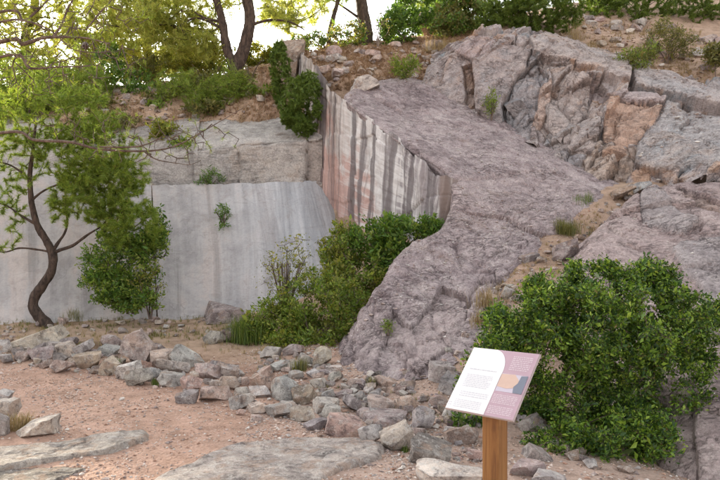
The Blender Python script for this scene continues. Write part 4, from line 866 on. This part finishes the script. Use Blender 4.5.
# the glossy bush behind the panel
gb = ground_at(590, 445)
bb = np.array([2.55, 6.9, 0.05])
plant('bush', 'large glossy green bush spreading behind the information panel', 'bush', bb,
      [([bb + (0, 0, -0.1), bb + (-.15, 0, .5), bb + (-.5, -.1, 1.1), bb + (-.75, -.1, 1.35)], [.035, .03, .02, .012]), ([bb + (.05, 0, -.1), bb + (.2, .05, .6), bb + (.3, 0, 1.2), bb + (.25, 0, 1.6)], [.04, .03, .02, .01]), ([bb + (.1, 0, -.1), bb + (.5, -.1, .4), bb + (.9, -.1, .9), bb + (1.1, -.1, 1.1)], [.03, .025, .015, .01]), ([bb + (0, -.1, -.1), bb + (-.4, -.3, .3), bb + (-.8, -.3, .6)], [.03, .02, .01])],
      [(600,328,6.5,88,50,0.8,470),(600,272,6.7,16,14,.2,36),(650,272,6.7,14,12,.2,30),(500,318,6.7,16,14,.2,36),(715,310,6.8,10,12,.2,24),(545,318,6.6,50,46,0.5,210),(503,345,6.6,48,38,0.45,250),(482,362,6.6,26,24,.3,90),(665,325,6.6,40,46,0.55,180),(640,385,6.6,66,48,0.6,230),(560,390,6.7,76,50,0.6,260),(575,280,6.9,12,18,0.2,44),(625,284,6.7,24,18,0.3,60),(668,282,6.7,24,14,0.3,56),(535,290,6.8,14,14,0.2,40),(702,330,6.8,18,20,0.3,44),(700,365,6.8,18,18,0.3,44),(478,385,6.9,22,30,0.3,70),(470,420,6.6,18,10,0.15,30),
       (575,440,6.6,56,34,.4,130),(640,445,6.6,56,40,.45,170),(622,438,5.9,62,26,.35,150),(570,445,6.0,40,20,.3,70),(540,430,6.7,24,34,.3,70)],
      77, L_LENTISK, kind='leaf', per=24, length=0.036, width=0.017, mul=1.9, clump=2.6, thr=-.11, shell=0.15, seg=0.14, tip_r=0.0028, along=0.13, spread=0.95, inner=0.6, inner_mat=L_OLD_SHADED, trunk_name='stem', crown_name='foliage')

# dark bush under the striped wall, yellow-green shrub and low green shrub in front of it
b2 = ground_at(385, 275)
def bush(label, u, v, Y, ells, seed, mat, stems_n=4, h=0.6, name='shrub', cat='shrub', bark=B_TWIG, base=None, **kw):
    b = P(u, v, Y) if base is None else base; r = np.random.RandomState(seed + 3); st = []
    W = max(e[3] for e in ells) / F * Y
    for k in range(stems_n):
        dx = r.uniform(-.7, .7) * W; dy = r.uniform(-.3, .3)
        st.append(([b + (dx * .1, 0, -.08), b + (dx * .4, dy * .5, h * .45), b + (dx, dy, h)], [.018, .013, .007]))
    kw.setdefault('trunk_name', 'stem'); kw.setdefault('crown_name', 'foliage')
    return plant(name, label, cat, b, st, ells, seed, mat, bark, **kw)
bush('dark green leafy bush tucked against the striped wall', 395, 262, 12.3, [(403,236,12.2,40,26,0.5,200),(372,243,12.3,30,30,0.5,130),(428,228,12.2,16,14,0.35,60),(390,262,12.0,36,20,0.4,90)], 201, L_DARK, h=.5, per=14, mul=2.2, clump=1.9, thr=-.16, length=.07, width=.03, seg=.2, along=.16, shell=.4, inner=.2, mats=(L_SHRUB, .25), name='bush', cat='bush')
bush('yellow green shrub between the dark bush and the streaked slab', 360, 290, 11.8, [(348,250,12.4,26,32,0.4,140),(335,262,12.2,18,24,.4,70),(375,285,11.7,26,20,0.4,90),(340,275,11.8,20,22,0.35,60)], 202, L_YELL, h=.5, per=12, mul=2.2, clump=1.9, thr=-.16, length=.055, width=.028, seg=.2, along=.16, mats=(L_SHRUB, .55), inner=.2)
bush('wide low green shrub growing before the streaked slab', 310, 345, 10.6, [(318,308,11.0,54,40,0.7,380),(280,322,10.9,40,28,0.6,230),(350,330,10.7,24,24,0.4,120),(305,342,10.4,44,12,0.4,110),(262,335,10.8,20,14,0.3,70)], 203, L_SHRUB, h=.5, stems_n=6, per=15, mul=2.2, clump=1.9, thr=-.16, length=.05, width=.024, seg=.18, along=.15, shell=.4, inner=.25, mats=(L_YELL, .30))
bush('sparse tall weed stalks rising from the low green shrub', 285, 330, 11.2, [(285,280,11.2,28,44,0.3,120),(300,258,11.2,16,30,0.25,50)], 204, L_YELL, h=1.2, stems_n=16, per=9, length=.04, width=.018, seg=.2, tip_r=.0035, along=.2, name='weed', cat='weed')
# leafy shrub under the bent pine
bush('dense round leafy shrub against the sawn slab under the pine', 130, 310, 12.9, [(124,258,12.9,46,38,0.6,280),(145,240,13.0,24,26,0.4,100),(112,285,12.7,32,22,0.5,130),(132,298,12.6,34,14,.4,110),(158,225,13.1,12,20,0.25,36)], 205, L_DARK, h=.9, stems_n=6, per=15, mul=2.2, clump=1.9, thr=-.16, length=.06, width=.026, seg=.2, along=.16, shell=.35, inner=.25, mats=(L_SHRUB, .45))
bush('thin yellowing shrub at the slab joint', 150, 315, 12.6, [(148,285,12.6,20,26,0.3,70)], 206, L_YELL, h=.6, stems_n=5, per=9, length=.045, width=.02, along=.16, seg=.2)

# bent pine on the left
TY = 12.45
tb = ground_at(49, 327); TY = tb[1]
trunk = [(50,333),(46,324),(36,312),(33,301),(41,287),(50,274),(53,262),(52,252),(46,240),(38,226),(33,210),(31,195),(30,175),(33,150),(36,120)]
plant('pine_tree', 'small pine with a crooked dark trunk before the plain slab', 'tree', tb,
      [(pl(trunk, TY), [.15,.125,.105,.10,.095,.09,.088,.085,.075,.065,.06,.055,.045,.035,.02]),
       (pl([(52,254),(60,250),(72,246),(82,239),(92,232),(110,222)], TY), [.05,.035,.03,.026,.02,.012]), (pl([(52,252),(58,243),(66,230),(67,215),(63,200)], TY), [.045,.03,.025,.02,.012]), (pl([(50,252),(40,250),(20,248),(5,252),(-15,250)], TY), [.03,.022,.018,.014,.01]),
       (pl([(37,225),(20,215),(5,205),(-20,200)], TY), [.03,.022,.016,.01]), (pl([(32,200),(45,190),(70,180),(95,172)], TY), [.03,.022,.016,.01]), (pl([(31,180),(10,165),(-15,160)], TY), [.025,.018,.01])],
      [(40,125,TY,58,40,0.9,230),(85,150,TY,45,42,0.8,230),(100,195,TY,42,38,0.7,260),(130,225,TY-.2,34,32,0.5,190),(120,165,TY,36,34,.7,170),(10,165,TY,40,50,0.8,110),(0,225,TY,30,28,0.6,34),(75,205,TY-.2,30,26,0.5,90),(20,80,TY+.3,50,30,0.8,110),(90,110,TY+.3,35,26,0.7,110)],
      301, L_PINE, B_DARK, kind='needle', per=34, length=.12, width=.011, seg=.2, tip_r=.0035, power=.45, along=.16, spread=.7, inner=.7, mul=2.3, clump=1.7, thr=-.10, max_r=.05, cbump=.25)

# overhanging pine: trunk left of the view, bare branches reach in
ox, oy = -6.9, 8.4; oz = float(ground_z(ox, oy)[0]); ob = np.array([ox, oy, oz])
plant('pine_tree', 'overhanging pine whose long bare branches reach across from beside the gravel', 'tree', ob,
      [([ob + (0,0,-.2), ob + (.05,0,1.2), ob + (-.05,.05,2.6), ob + (.1,0,4), ob + (.2,0,6.2)], [.17,.15,.13,.11,.05]),
       ([ob + (0,.05,2.9)] + pl([(0,133,8.2),(35,140,8.1),(70,142,8.0),(100,149,8.0),(145,151,8.0),(175,146,8.0),(205,130,8.0),(243,108,8.1)]), [.04,.020,.018,.017,.015,.013,.010,.007,.004]),
       (pl([(100,147,8.0),(140,146,7.9),(165,135,7.9)]), [.014,.009,.004]), (pl([(145,152,8.0),(158,160,8.0),(190,165,8.0)]), [.012,.008,.004]),
       ([ob + (.1,0,3.9)] + pl([(0,42,8.0),(22,44,8.0),(42,38,8.0),(60,37,8.0),(86,38,8.0),(110,44,8.0)]), [.05,.028,.025,.02,.017,.012,.005]),
       (pl([(52,38,8.0),(62,24,8.0),(68,8,8.0),(80,-12,8.0)]), [.016,.014,.011,.008]), (pl([(86,30,7.9),(97,16,7.9),(110,2,7.9),(118,-12,7.9)]), [.010,.009,.008,.006]),
       ([ob + (.1,0,3.6)] + pl([(0,57,7.8),(30,68,7.7),(55,67,7.7),(90,66,7.7)]), [.035,.017,.014,.010,.005]), ([ob + (.1,0,4.3)] + pl([(0,12,8.2),(25,20,8.2),(55,-8,8.2)]), [.04,.018,.014,.01]),
       ([ob + (.12,0,4.5)] + pl([(-10,24,7.6),(20,20,7.6),(50,30,7.6),(75,50,7.6),(110,52,7.6)]), [.04,.014,.011,.008,.006,.004])],
      [(45,40,8.0,75,52,0.7,230),(25,75,7.8,50,26,0.5,70),(95,60,8.0,50,40,0.6,70),(120,10,8.2,40,26,0.5,40),(150,140,8.0,95,26,0.35,150),(70,125,8.0,60,18,0.35,30)],
      311, L_PINE, B_TWIG, kind='needle', per=16, length=.08, width=.005, mul=1.3, seg=.13, tip_r=.0036, power=.40, along=.05, tuft_frac=.28, jit=.22, up=-.1, max_r=.015, sides=4)
cone = stone('pine_cone', P(85, 46, 7.98), (.09, .08, .10), (0.05, 0.035, 0.03), 777, sub=3, label='dark pine cone hanging on an overhead branch', cat='pine cone', cuts=0, rough=.18); cone.location.z -= .03

# pines and scrub on the bank behind
def gpoint(x, y): return np.array([x, y, float(ground_z(x, y)[0])])
def back_pine(label, u, Y, trunks, ells, seed, mat, bark=B_DARK, **kw):
    x = (u - U0) / F * Y; b = gpoint(x, Y)
    st = []
    for k, (pts, rad) in enumerate(trunks):
        q = pl(pts, Y); 
        if k == 0: q = [b + (0, 0, -.3)] + q; rad = [rad[0] * 1.2] + rad
        st.append((q, rad))
    d = dict(kind='needle', per=42, length=.18, width=.019, seg=.35, tip_r=.006, power=.45, along=.55, spread=.9, inner=.35, max_r=.07, mul=4.0, clump=1.2, thr=-.15); d.update(kw)
    return plant('pine_tree', label, 'tree', b, st, ells, seed, mat, bark, group='pines on the bank and hilltop', **d)
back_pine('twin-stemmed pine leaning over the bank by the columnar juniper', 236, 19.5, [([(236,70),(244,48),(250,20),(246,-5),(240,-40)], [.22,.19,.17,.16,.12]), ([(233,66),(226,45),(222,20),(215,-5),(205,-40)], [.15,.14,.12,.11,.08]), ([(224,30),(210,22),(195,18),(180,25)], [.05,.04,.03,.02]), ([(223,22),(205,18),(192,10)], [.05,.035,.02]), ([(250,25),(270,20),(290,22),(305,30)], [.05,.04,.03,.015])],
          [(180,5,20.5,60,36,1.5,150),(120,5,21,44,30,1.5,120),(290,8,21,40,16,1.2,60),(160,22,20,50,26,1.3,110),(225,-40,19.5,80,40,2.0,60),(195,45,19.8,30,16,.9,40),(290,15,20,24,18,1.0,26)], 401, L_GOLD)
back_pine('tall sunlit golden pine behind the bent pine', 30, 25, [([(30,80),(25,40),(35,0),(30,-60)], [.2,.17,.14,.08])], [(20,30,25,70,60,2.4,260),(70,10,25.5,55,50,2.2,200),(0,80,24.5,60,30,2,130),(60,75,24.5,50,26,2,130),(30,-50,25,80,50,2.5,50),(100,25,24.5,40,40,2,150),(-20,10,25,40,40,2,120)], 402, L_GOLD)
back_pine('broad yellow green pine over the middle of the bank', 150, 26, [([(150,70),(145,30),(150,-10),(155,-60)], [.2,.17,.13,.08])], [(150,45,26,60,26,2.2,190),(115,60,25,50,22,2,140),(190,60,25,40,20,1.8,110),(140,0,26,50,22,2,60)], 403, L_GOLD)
back_pine('dark straight pine trunk rising from the hilltop brink', 364, 22.5, [([(366,36),(364,20),(361,0),(357,-40),(352,-110)], [.26,.23,.21,.19,.12]), ([(362,20),(345,8),(325,-5)], [.05,.035,.02])], [(350,-120,22.5,90,50,2.4,40),(300,-40,22.5,40,22,1.2,40)], 404, L_PINE)
back_pine('thin leaning pine next to the dark trunk on the brink', 330, 22, [([(329,38),(333,18),(338,0),(345,-40)], [.09,.08,.07,.05])], [(320,-14,22,40,16,.9,50),(345,-60,22,40,24,1,40)], 405, L_PINE)
# green pines over the ledge
back_pine('young bright green pine low on the bank above the ledge', 40, 19.2, [([(40,100),(42,80),(45,60)], [.08,.06,.03])], [(35,90,19,50,28,1.2,190),(85,85,19.4,36,22,1.0,110),(5,110,18.6,40,26,1,110)], 406, L_PINE, length=.14, width=.011)
back_pine('young pine with loose tufts over the squared ledge', 225, 18.6, [([(225,105),(228,85),(232,70)], [.06,.05,.025])], [(228,88,18.6,32,18,.8,70),(205,100,18.4,26,12,.6,36),(180,85,18.8,30,16,.8,50)], 407, L_PINE, length=.13, width=.011)
def hill_bush(label, u, Y, ells, seed, mat, **kw):
    b = gpoint((u - U0) / F * Y, Y); d = dict(kind='leaf', per=18, length=.095, width=.042, seg=.3, tip_r=.005, along=.25, inner=.4, shell=.3, h=.6, mul=2.0, clump=1.3); d.update(kw)
    return bush(label, 0, 0, Y, ells, seed, mat, base=b, name=d.pop('name', 'shrub'), cat='shrub', **d)
hill_bush('dark shadowed scrub in the middle of the bank', 130, 20.5, [(125,85,20.5,34,22,1,110),(150,95,20,26,14,.8,60),(105,62,21,20,22,.8,60)], 501, L_DARK)
hill_bush('golden green scrub behind the twin-stemmed pine', 195, 22, [(190,65,22,34,18,1,110),(262,55,22.5,22,10,.8,40),(215,52,22,22,12,.8,50)], 502, L_YELL)
hill_bush('olive scrub at the foot of the twin-stemmed pine', 210, 19.6, [(205,88,19.6,30,14,.9,70),(245,85,19.4,18,12,.6,30),(165,100,19.2,22,10,.6,36)], 503, L_OLIVE)
hill_bush('little green shrub perched on the left ledge', 184, 16.6, [(184,147,16.6,13,9,.3,40)], 504, L_SHRUB, h=.2)
for k, (u, Y, v, ru, rv, n, m, lab) in enumerate([(20,20,112,34,16,90,L_PINE,'low green scrub on the bank behind the crooked pine'),(75,19.6,118,30,14,80,L_SHRUB,'bright low scrub on the left ledge brink'),(110,19,112,24,14,70,L_OLIVE,'olive scrub just left of the dark bank thicket'),(158,19,112,22,10,50,L_SHRUB,'green scrub on the bank above the rounded ledge'),(250,19.2,98,26,12,70,L_SHRUB,'fresh green scrub beneath the twin-stemmed pine'),(60,24,80,50,22,120,L_YELL,'golden thicket at the back of the bank'),(235,23,66,40,12,80,L_YELL,'sunlit golden brush far along the bank'),(280,22.5,60,22,9,40,L_YELL,'sunlit yellow brush near the brown rock pillar'),(150,23,72,40,16,100,L_OLIVE,'olive thicket behind the dark bank thicket'),(120,17.6,128,26,14,80,L_OLIVE,'olive scrub spilling over the rounded ledge'),(92,17.0,140,24,18,80,L_SHRUB,'green scrub on the ledge behind the crooked pine'),(205,18.4,112,22,9,46,L_OLIVE,'dry olive scrub on top of the squared ledge'),(272,18.8,100,16,10,40,L_SHRUB,'green scrub beside the columnar juniper'),(165,17.0,132,16,8,36,L_YELL,'yellowish scrub between the two ledges')]):
    hill_bush(lab, u, Y, [(u, v, Y, ru, rv, .9, n)], 540 + k, m)
for k, (u, Y, v, ru, rv, n, m, lab) in enumerate([(440,25,8,44,34,260,L_PINE,'dense green pine behind the dull hilltop bush'),(520,27,-20,60,34,240,L_JUNI,'dark pine crown behind the broad rounded shrub'),(610,28,-25,60,36,260,L_JUNI,'dark wooded crown over the cliff soil'),(700,28,-25,60,40,260,L_JUNI,'dark pine crown behind the pale olive shrub')]):
    back_pine(lab, u, Y, [([(u, v + rv), (u + 4, v), (u, v - rv)], [.16, .13, .06])], [(u, v, Y, ru, rv, 1.6, n)], 560 + k, m)
# junipers
juni = dict(kind='needle', per=60, mul=1.3, length=.075, width=.014, seg=.15, tip_r=.004, along=.22, spread=.7, inner=.5, shell=.45, bark=B_DARK, clump=2.2, thr=-.2)
bush('dense round juniper hugging the corner of the striped wall', 303, 133, 16.2, [(301,106,16.1,23,32,.5,560),(308,86,16.2,13,18,.35,150),(294,118,16.0,14,14,.35,120)], 511, L_JUNI, h=.5, name='juniper', cat='shrub', **juni)
bush('narrow columnar juniper beside the brown rock pillar', 280, 105, 17.6, [(280,74,17.6,12,34,.35,280),(278,50,17.6,7,14,.25,70)], 512, L_JUNI, h=.6, name='juniper', cat='shrub', **juni)
# hilltop shrubs
bush('bright little bush at the top of the purple slope', 405, 80, 17.6, [(404,66,17.5,15,12,.35,60)], 521, L_SHRUB, h=.3, per=16, length=.10, width=.022, seg=.14, along=.14)
hill_bush('dark green bush beside the pine trunk on the hilltop', 400, 21.8, [(398,28,21.8,20,20,.9,190),(418,8,22.2,28,18,.9,190)], 522, L_DARK)
hill_bush('dull brownish bush in the middle of the hilltop', 452, 21.3, [(455,28,21.3,26,17,.9,190),(462,10,21.5,28,18,.9,180)], 523, L_OLIVE, mats=(L_DARK, .5))
hill_bush('broad rounded green shrub on the cliff brink', 545, 19.9, [(545,12,19.6,42,30,1.0,420),(503,14,19.8,30,24,.8,230),(492,22,20,18,14,.6,90)], 524, L_JUNI, kind='needle', per=42, length=.11, width=.022, inner=.3, clump=0, mul=1.5)
hill_bush('dark juniper behind the broad rounded shrub', 640, 22.5, [(625,12,22,36,24,1,260),(600,4,22.4,22,18,.8,120),(690,12,22,42,20,1,260)], 525, L_JUNI, kind='needle', per=42, length=.12, width=.024, clump=0, mul=1.3)
hill_bush('pale olive shrub standing above the cliff', 668, 18.6, [(670,38,18.6,24,22,.6,130),(672,15,18.7,8,12,.3,26),(690,48,18.4,14,10,.4,36)], 526, L_OLIVE, per=11, length=.07, width=.022)
hill_bush('small olive shrub spilling over the cliff blocks', 632, 17.2, [(630,62,17.0,20,13,.45,90),(648,52,17.2,14,9,.35,40)], 527, L_OLIVE, mats=(L_SHRUB, .5), per=11, length=.07, width=.022, h=.3)
bush('thin green sprig rooted at the foot of the cliff', 491, 118, 16.3, [(491,102,16.3,7,15,.2,44)], 528, L_SHRUB, h=.4, per=10, length=.07, width=.018, seg=.15, along=.14)
hill_bush('grey green shrub half cut by the cliff top', 722, 17.3, [(722,50,17.3,14,14,.5,60)], 529, L_OLIVE, h=.3)
bush('spiky green tuft growing on top of the streaked slab', 210, 188, 15.6, [(212,177,15.6,13,9,.25,36),(204,183,15.6,10,5,.2,14)], 530, L_DARK, h=.25, per=12, length=.09, width=.014, seg=.12, along=.1)
bush('small dark plant rooted midway down the streaked slab', 223, 222, 14.7, [(222,212,14.8,9,9,.15,36),(224,226,14.55,6,4,.1,10)], 531, L_DARK, h=.2, per=10, length=.06, width=.018, seg=.1, along=.1)
bush('tiny plant rooted near the right edge of the streaked slab', 322, 248, 14.2, [(322,244,14.2,7,4,.1,12)], 532, L_OLIVE, h=.1, per=9, length=.05, width=.014, seg=.1, along=.08, stems_n=2)
hill_bush('low scrub under the leaning pine on the brink', 325, 20.8, [(325,42,20.8,30,11,.7,90),(348,34,21.3,22,14,.7,70),(296,45,20.2,14,7,.5,26)], 533, L_OLIVE, mats=(L_DARK, .35), per=11)
bush('pale dry twiggy shrub on the hilltop brink', 378, 45, 20.6, [(380,28,20.6,14,18,.4,50)], 534, L_OLIVE, bark=B_PALE, h=.7, per=3, seg=.2, tip_r=.006, length=.05)
bush('small green shrub under the gully beside the purple slope', 388, 330, 9.1, [(388,326,9.1,6,8,.12,26)], 535, L_SHRUB, h=.1, per=9, length=.035, width=.012, stems_n=3)

# grass: tufts one can pick out are things, the rest is ground cover
def blades(pts, r, per, h, w, lean=0.6):
    n = len(pts); N = n * per; B = np.repeat(pts, per, 0) + np.concatenate([r.normal(size=(N, 2)) * h * 0.16, np.zeros((N, 1))], 1)
    a = r.uniform(0, 6.28, N); l = r.uniform(0.1, lean, N); d = np.stack([np.cos(a), np.sin(a), np.zeros(N)], 1); H = (h * r.uniform(.5, 1.1, N))[:, None]; s = np.stack([-np.sin(a), np.cos(a), np.zeros(N)], 1) * w * .5
    m = B + d * (l[:, None] * H * .35) + np.array([0, 0, .6]) * H; t = B + d * (l[:, None] * H) + np.array([0, 0, 1.]) * H * (1 - .3 * l[:, None])
    v = np.stack([B - s, B + s, m + s * .7, m - s * .7, t], 1)
    o = 5 * np.arange(N)[:, None, None]
    return v.reshape(-1, 3), [(np.array([[0, 1, 2, 3]])[None] + o).reshape(-1, 4), (np.array([[3, 2, 4]])[None] + o).reshape(-1, 3)]
def tuft(label, u, v, h_px, w_px, mat, seed, Y=None, n=14, per=14, bw=.006):
    r = np.random.RandomState(seed); g = ground_at(u, v) if Y is None else P(u, v, Y)
    k = r.normal(size=(n, 2)) * (w_px / F * g[1] * .22); x, y = g[0] + k[:, 0], g[1] + k[:, 1] * .6
    z = ground_z(x, y) if Y is None else np.full(n, g[2]) - .02
    vv, ff = blades(np.stack([x, y, z], 1), r, per, h_px / F * g[1], bw); o = mesh_np('grass_tuft', vv - g, ff, mat); o.location = g
    return tag(o, label, 'grass', 'grass tufts about the quarry')
tuft('rounded greyish dry grass tuft in the gully', 566, 234, 16, 34, L_OLIVE, 601, n=40, per=16)
tuft('green and straw tuft high in the gully', 583, 205, 14, 24, L_GRASS, 602, n=12)
tuft('yellow straw tuft between purple slope and glossy bush', 485, 312, 30, 18, L_STRAW, 603, n=16)
tuft('straw tuft leaning at the lower edge of the purple slope', 478, 330, 22, 14, L_STRAW, 604)
tuft('bright green grass clump left of the low green shrub', 247, 343, 30, 34, L_GRASS, 605, n=60, per=20, bw=.008)
tuft('green weed tuft growing between stones of the row', 113, 368, 12, 12, L_GRASS, 606, n=8)
tuft('low green tuft by the lowest grey wedge', 157, 386, 8, 16, L_GRASS, 607, n=10)
tuft('pale green tuft within the rubble heap', 300, 372, 16, 16, L_OLIVE, 608, n=12)
tuft('dull tuft on the gravel bank', 372, 386, 10, 14, L_OLIVE, 609, n=10)
tuft('small fresh green tuft beside the dark purplish block', 405, 452, 8, 10, L_GRASS, 610, n=8)
tuft('dry tuft beside the bent pine trunk', 75, 320, 14, 24, L_OLIVE, 611, n=16)
tuft('straw tuft on the hilltop before the broad shrub', 575, 42, 22, 12, L_STRAW, 612, Y=18.9)
tuft('straw tuft at the top of the cliff', 590, 52, 14, 16, L_STRAW, 613, Y=18.4)
tuft('dry straw clump on the brink next to the mauve block', 440, 50, 16, 40, L_STRAW, 614, Y=19.6, n=30)
tuft('dry grass at the edge of the lone cream rock', 16, 430, 20, 36, L_STRAW, 615, n=20)
tuft('straw tuft by the right foot of the glossy bush', 690, 470, 26, 30, L_STRAW, 616, n=16)
def cover(name, label, mat, n, poly, h, per, seed, bw=.005, lean=.9, sel=0.1):
    r = np.random.RandomState(seed); pts = []
    u = r.uniform(poly[0], poly[1], n); t = (u - poly[0]) / (poly[1] - poly[0]); v = poly[2] + (poly[3] - poly[2]) * t + r.uniform(-1, 1, n) * poly[4]
    for a, b in zip(u, v): pts.append(ground_at(a, b))
    pts = np.array(pts); k = fbm(pts * 1.1, seed, 3) + r.uniform(-.3, .3, len(pts)) > -sel; pts = pts[k]
    vv, ff = blades(pts, r, per, h, bw, lean); o = mesh_np(name, vv, ff, mat); return tag(o, label, 'grass', kind='stuff')
cover('dry_grass', 'thin dry grass over the soil behind the stone row', L_STRAW, 240, (0, 270, 332, 345, 12), .10, 9, 701)
cover('dry_grass', 'thin dry grass and straw along the gully', L_STRAW, 500, (480, 650, 310, 190, 22), .09, 9, 702)
cover('green_weeds', 'sprouting green weeds on the soil behind the stone row', L_GRASS, 130, (20, 290, 332, 350, 13), .07, 8, 703, sel=-.1)
cover('dry_weeds', 'low olive weeds on the soil at the foot of the slabs', L_OLIVE, 700, (-10, 270, 326, 332, 13), .10, 8, 707, .006, 1.4, .05)
cover('dry_weeds', 'low dry weeds between stones of the rubble heap', L_OLIVE, 160, (255, 450, 362, 410, 26), .07, 8, 708, .005, 1.2, -.1)
cover('pine_litter', 'brown pine litter and dry stalks covering the hilltop', L_LITTER, 3200, (300, 480, 72, 52, 24), .10, 10, 704, .012, 3.0, .4)
cover('dry_grass', 'dry stalks on the red soil above the cliff', L_STRAW, 1200, (560, 730, 45, 70, 34), .14, 8, 705, .010, 1.6)
cover('dry_grass', 'brown dry stalks over the bank above the ledges', L_LITTER, 2200, (60, 310, 112, 92, 28), .16, 10, 706, .012, 1.6)

# ---------------------------------------------------------------- information panel
def plain(name, col, rough=.5, spec=.4):
    m, nt = new_mat(name); co = nd(nt, 'TexCoord', out=3); n = tex(nt, co, 40, 4, .6)
    finish(nt, mixc(nt, .25, col, ramp(nt, n, [(.3, .44), (.7, .56)]), 'OVERLAY'), rough, spec=spec); return m
def wood():
    m, nt = new_mat('brown_stained_wood'); co = nd(nt, 'TexCoord', out=3)
    n = tex(nt, mapping(nt, co, (30, 30, 1.6)), 1.0, 6, .65, .6); k = tex(nt, co, 5, 3, .5)
    col = ramp(nt, n, [(.3, (.11, .042, .012)), (.5, (.215, .095, .028)), (.7, (.30, .15, .05))])
    col = mixc(nt, math_(nt, 'MULTIPLY', thresh(nt, k, .6, .7), .35), col, (.08, .035, .012))
    finish(nt, col, .6, n, .004, .5, .35); return m
BLc, BRc = P(445, 408, 0.9*F/143), P(513, 421, 0.9*F/156)
e1 = unit(BRc - BLc); Wp = np.linalg.norm(BRc - BLc); TLc = P(480, 348, .55*F/83); e2 = TLc - BLc; e2 = e2 - e1 * (e2 @ e1); Hp = np.linalg.norm(e2); e2 = e2 / Hp; e3 = np.cross(e1, e2)
pc = BLc + e1 * Wp / 2 + e2 * Hp / 2
px, py = pc[0] + 0.02, pc[1] + 0.01; pz = float(ground_z(px, py)[0])
sign = empty('information_panel', (px, py, pz)); tag(sign, 'white and pink information panel tilted on a brown wooden post', 'sign')
so = np.array([px, py, pz])
def panel_piece(name, pts, lift, thick, mat, parent):
    """polygon in panel coordinates (0-1 across, 0-1 up), extruded by thick"""
    q = np.array([BLc + e1 * Wp * a + e2 * Hp * b + e3 * lift for a, b in pts]) - so; n = len(q); v = np.concatenate([q, q + e3 * thick])
    me = bpy.data.meshes.new(name); fs = [tuple(range(n))[::-1], tuple(range(n, 2 * n))] + [(i, (i + 1) % n, n + (i + 1) % n, n + i) for i in range(n)]
    me.from_pydata([tuple(k) for k in v], [], fs); me.materials.append(mat); o = bpy.data.objects.new(name, me); COL.objects.link(o); o.parent = parent; return o
def rect(a0, b0, a1, b1): return [(a0, b0), (a1, b0), (a1, b1), (a0, b1)]
m_white = plain('panel_white', (.64, .64, .65), .3); m_pink = plain('panel_pink', (.37, .255, .30), .3); m_edge = plain('panel_edge', (.42, .36, .36), .4)
m_peach = plain('map_peach', (.47, .33, .27), .4); m_slate = plain('map_slate', (.13, .145, .19), .4); m_ptext = plain('pale_print', (.52, .43, .47), .4); m_gtext = plain('grey_print', (.50, .50, .54), .4); m_mapgrey = plain('map_grey', (.42, .38, .45), .4)
board = panel_piece('panel_board', rect(0, 0, 1, 1), -.016, .016, m_edge, sign)
panel_piece('pink_field', rect(.005, .005, .995, .995), .0005, .0015, m_pink, board)
wh = [(.006, .006), (.585, .006), (.59, .60)]
for k in range(13):
    t = math.pi / 2 * k / 12; wh.append((.36 + .235 * math.cos(t), .66 + .334 * math.sin(t)))
wh += [(.006, .994)]
panel_piece('white_field', wh, .0022, .0012, m_white, board)
panel_piece('map_ground', [(.60, .37), (.97, .37), (.97, .64), (.60, .64)], .0022, .0012, m_mapgrey, board)
panel_piece('map_area', [(.60, .44), (.74, .42), (.86, .45), (.87, .56), (.79, .64), (.60, .63)], .0036, .001, m_peach, board)
panel_piece('map_area', [(.85, .37), (.97, .37), (.97, .64), (.88, .63), (.87, .52), (.83, .46)], .0036, .0013, m_slate, board)
rp = random.Random(4)
def print_block(a0, b0, a1, b1, rows, mat, lift, name='text_line', ragged=.15):
    """rows of tiny word-sized marks: lettering too small to read"""
    V, Fs = [], []; hgt = (b1 - b0) / rows
    for k in range(rows):
        y = b1 - (k + .5) * hgt; x = a0; end = a1 - (rp.random() * ragged * (a1 - a0) if k % 4 == 3 else 0)
        while x < end:
            w = min(end - x, rp.uniform(.012, .05)); 
            q = [BLc + e1 * Wp * p + e2 * Hp * s + e3 * lift - so for p, s in rect(x, y - hgt * .24, x + w, y + hgt * .24)]; i = len(V); V += [tuple(z) for z in q]; Fs.append((i, i + 1, i + 2, i + 3)); x += w + .009
    me = bpy.data.meshes.new(name); me.from_pydata(V, [], Fs); me.materials.append(mat); o = bpy.data.objects.new(name, me); COL.objects.link(o); o.parent = board; return o
print_block(.66, .70, .94, .93, 8, m_ptext, .0032, 'printed_text'); print_block(.61, .19, .95, .33, 6, m_ptext, .0032, 'printed_text'); print_block(.61, .04, .95, .16, 5, m_ptext, .0032, 'printed_text')
print_block(.10, .63, .52, .665, 1, m_gtext, .0046, 'printed_title'); print_block(.10, .36, .50, .57, 8, m_gtext, .0046, 'printed_text'); print_block(.10, .04, .50, .17, 5, m_gtext, .0046, 'printed_text'); print_block(.12, .21, .54, .30, 3, m_gtext, .0046, 'printed_drawing')
print_block(.02, .05, .07, .12, 2, m_gtext, .0046, 'printed_mark')
# post with bevelled corners, cut to the slope of the board
hw = .058; cv = .007; yaw = math.atan2(e1[1], e1[0])
prof = [(hw - cv, -hw), (hw, -hw + cv), (hw, hw - cv), (hw - cv, hw), (-hw + cv, hw), (-hw, hw - cv), (-hw, -hw + cv), (-hw + cv, -hw)]
V = []
for z in (-.35, None):
    for a, b in prof:
        x = a * math.cos(yaw) - b * math.sin(yaw); y = a * math.sin(yaw) + b * math.cos(yaw)
        if z is None:
            wp = so + np.array([x, y, 0]); zz = (pc @ e3 - e3[0] * wp[0] - e3[1] * wp[1]) / e3[2] - .024 - so[2]; V.append((x, y, zz))
        else: V.append((x, y, z))
me = bpy.data.meshes.new('post'); me.from_pydata(V, [], [tuple(range(8))[::-1], tuple(range(8, 16))] + [(i, (i + 1) % 8, 8 + (i + 1) % 8, 8 + i) for i in range(8)]); me.materials.append(wood())
po = bpy.data.objects.new('post', me); COL.objects.link(po); po.parent = sign
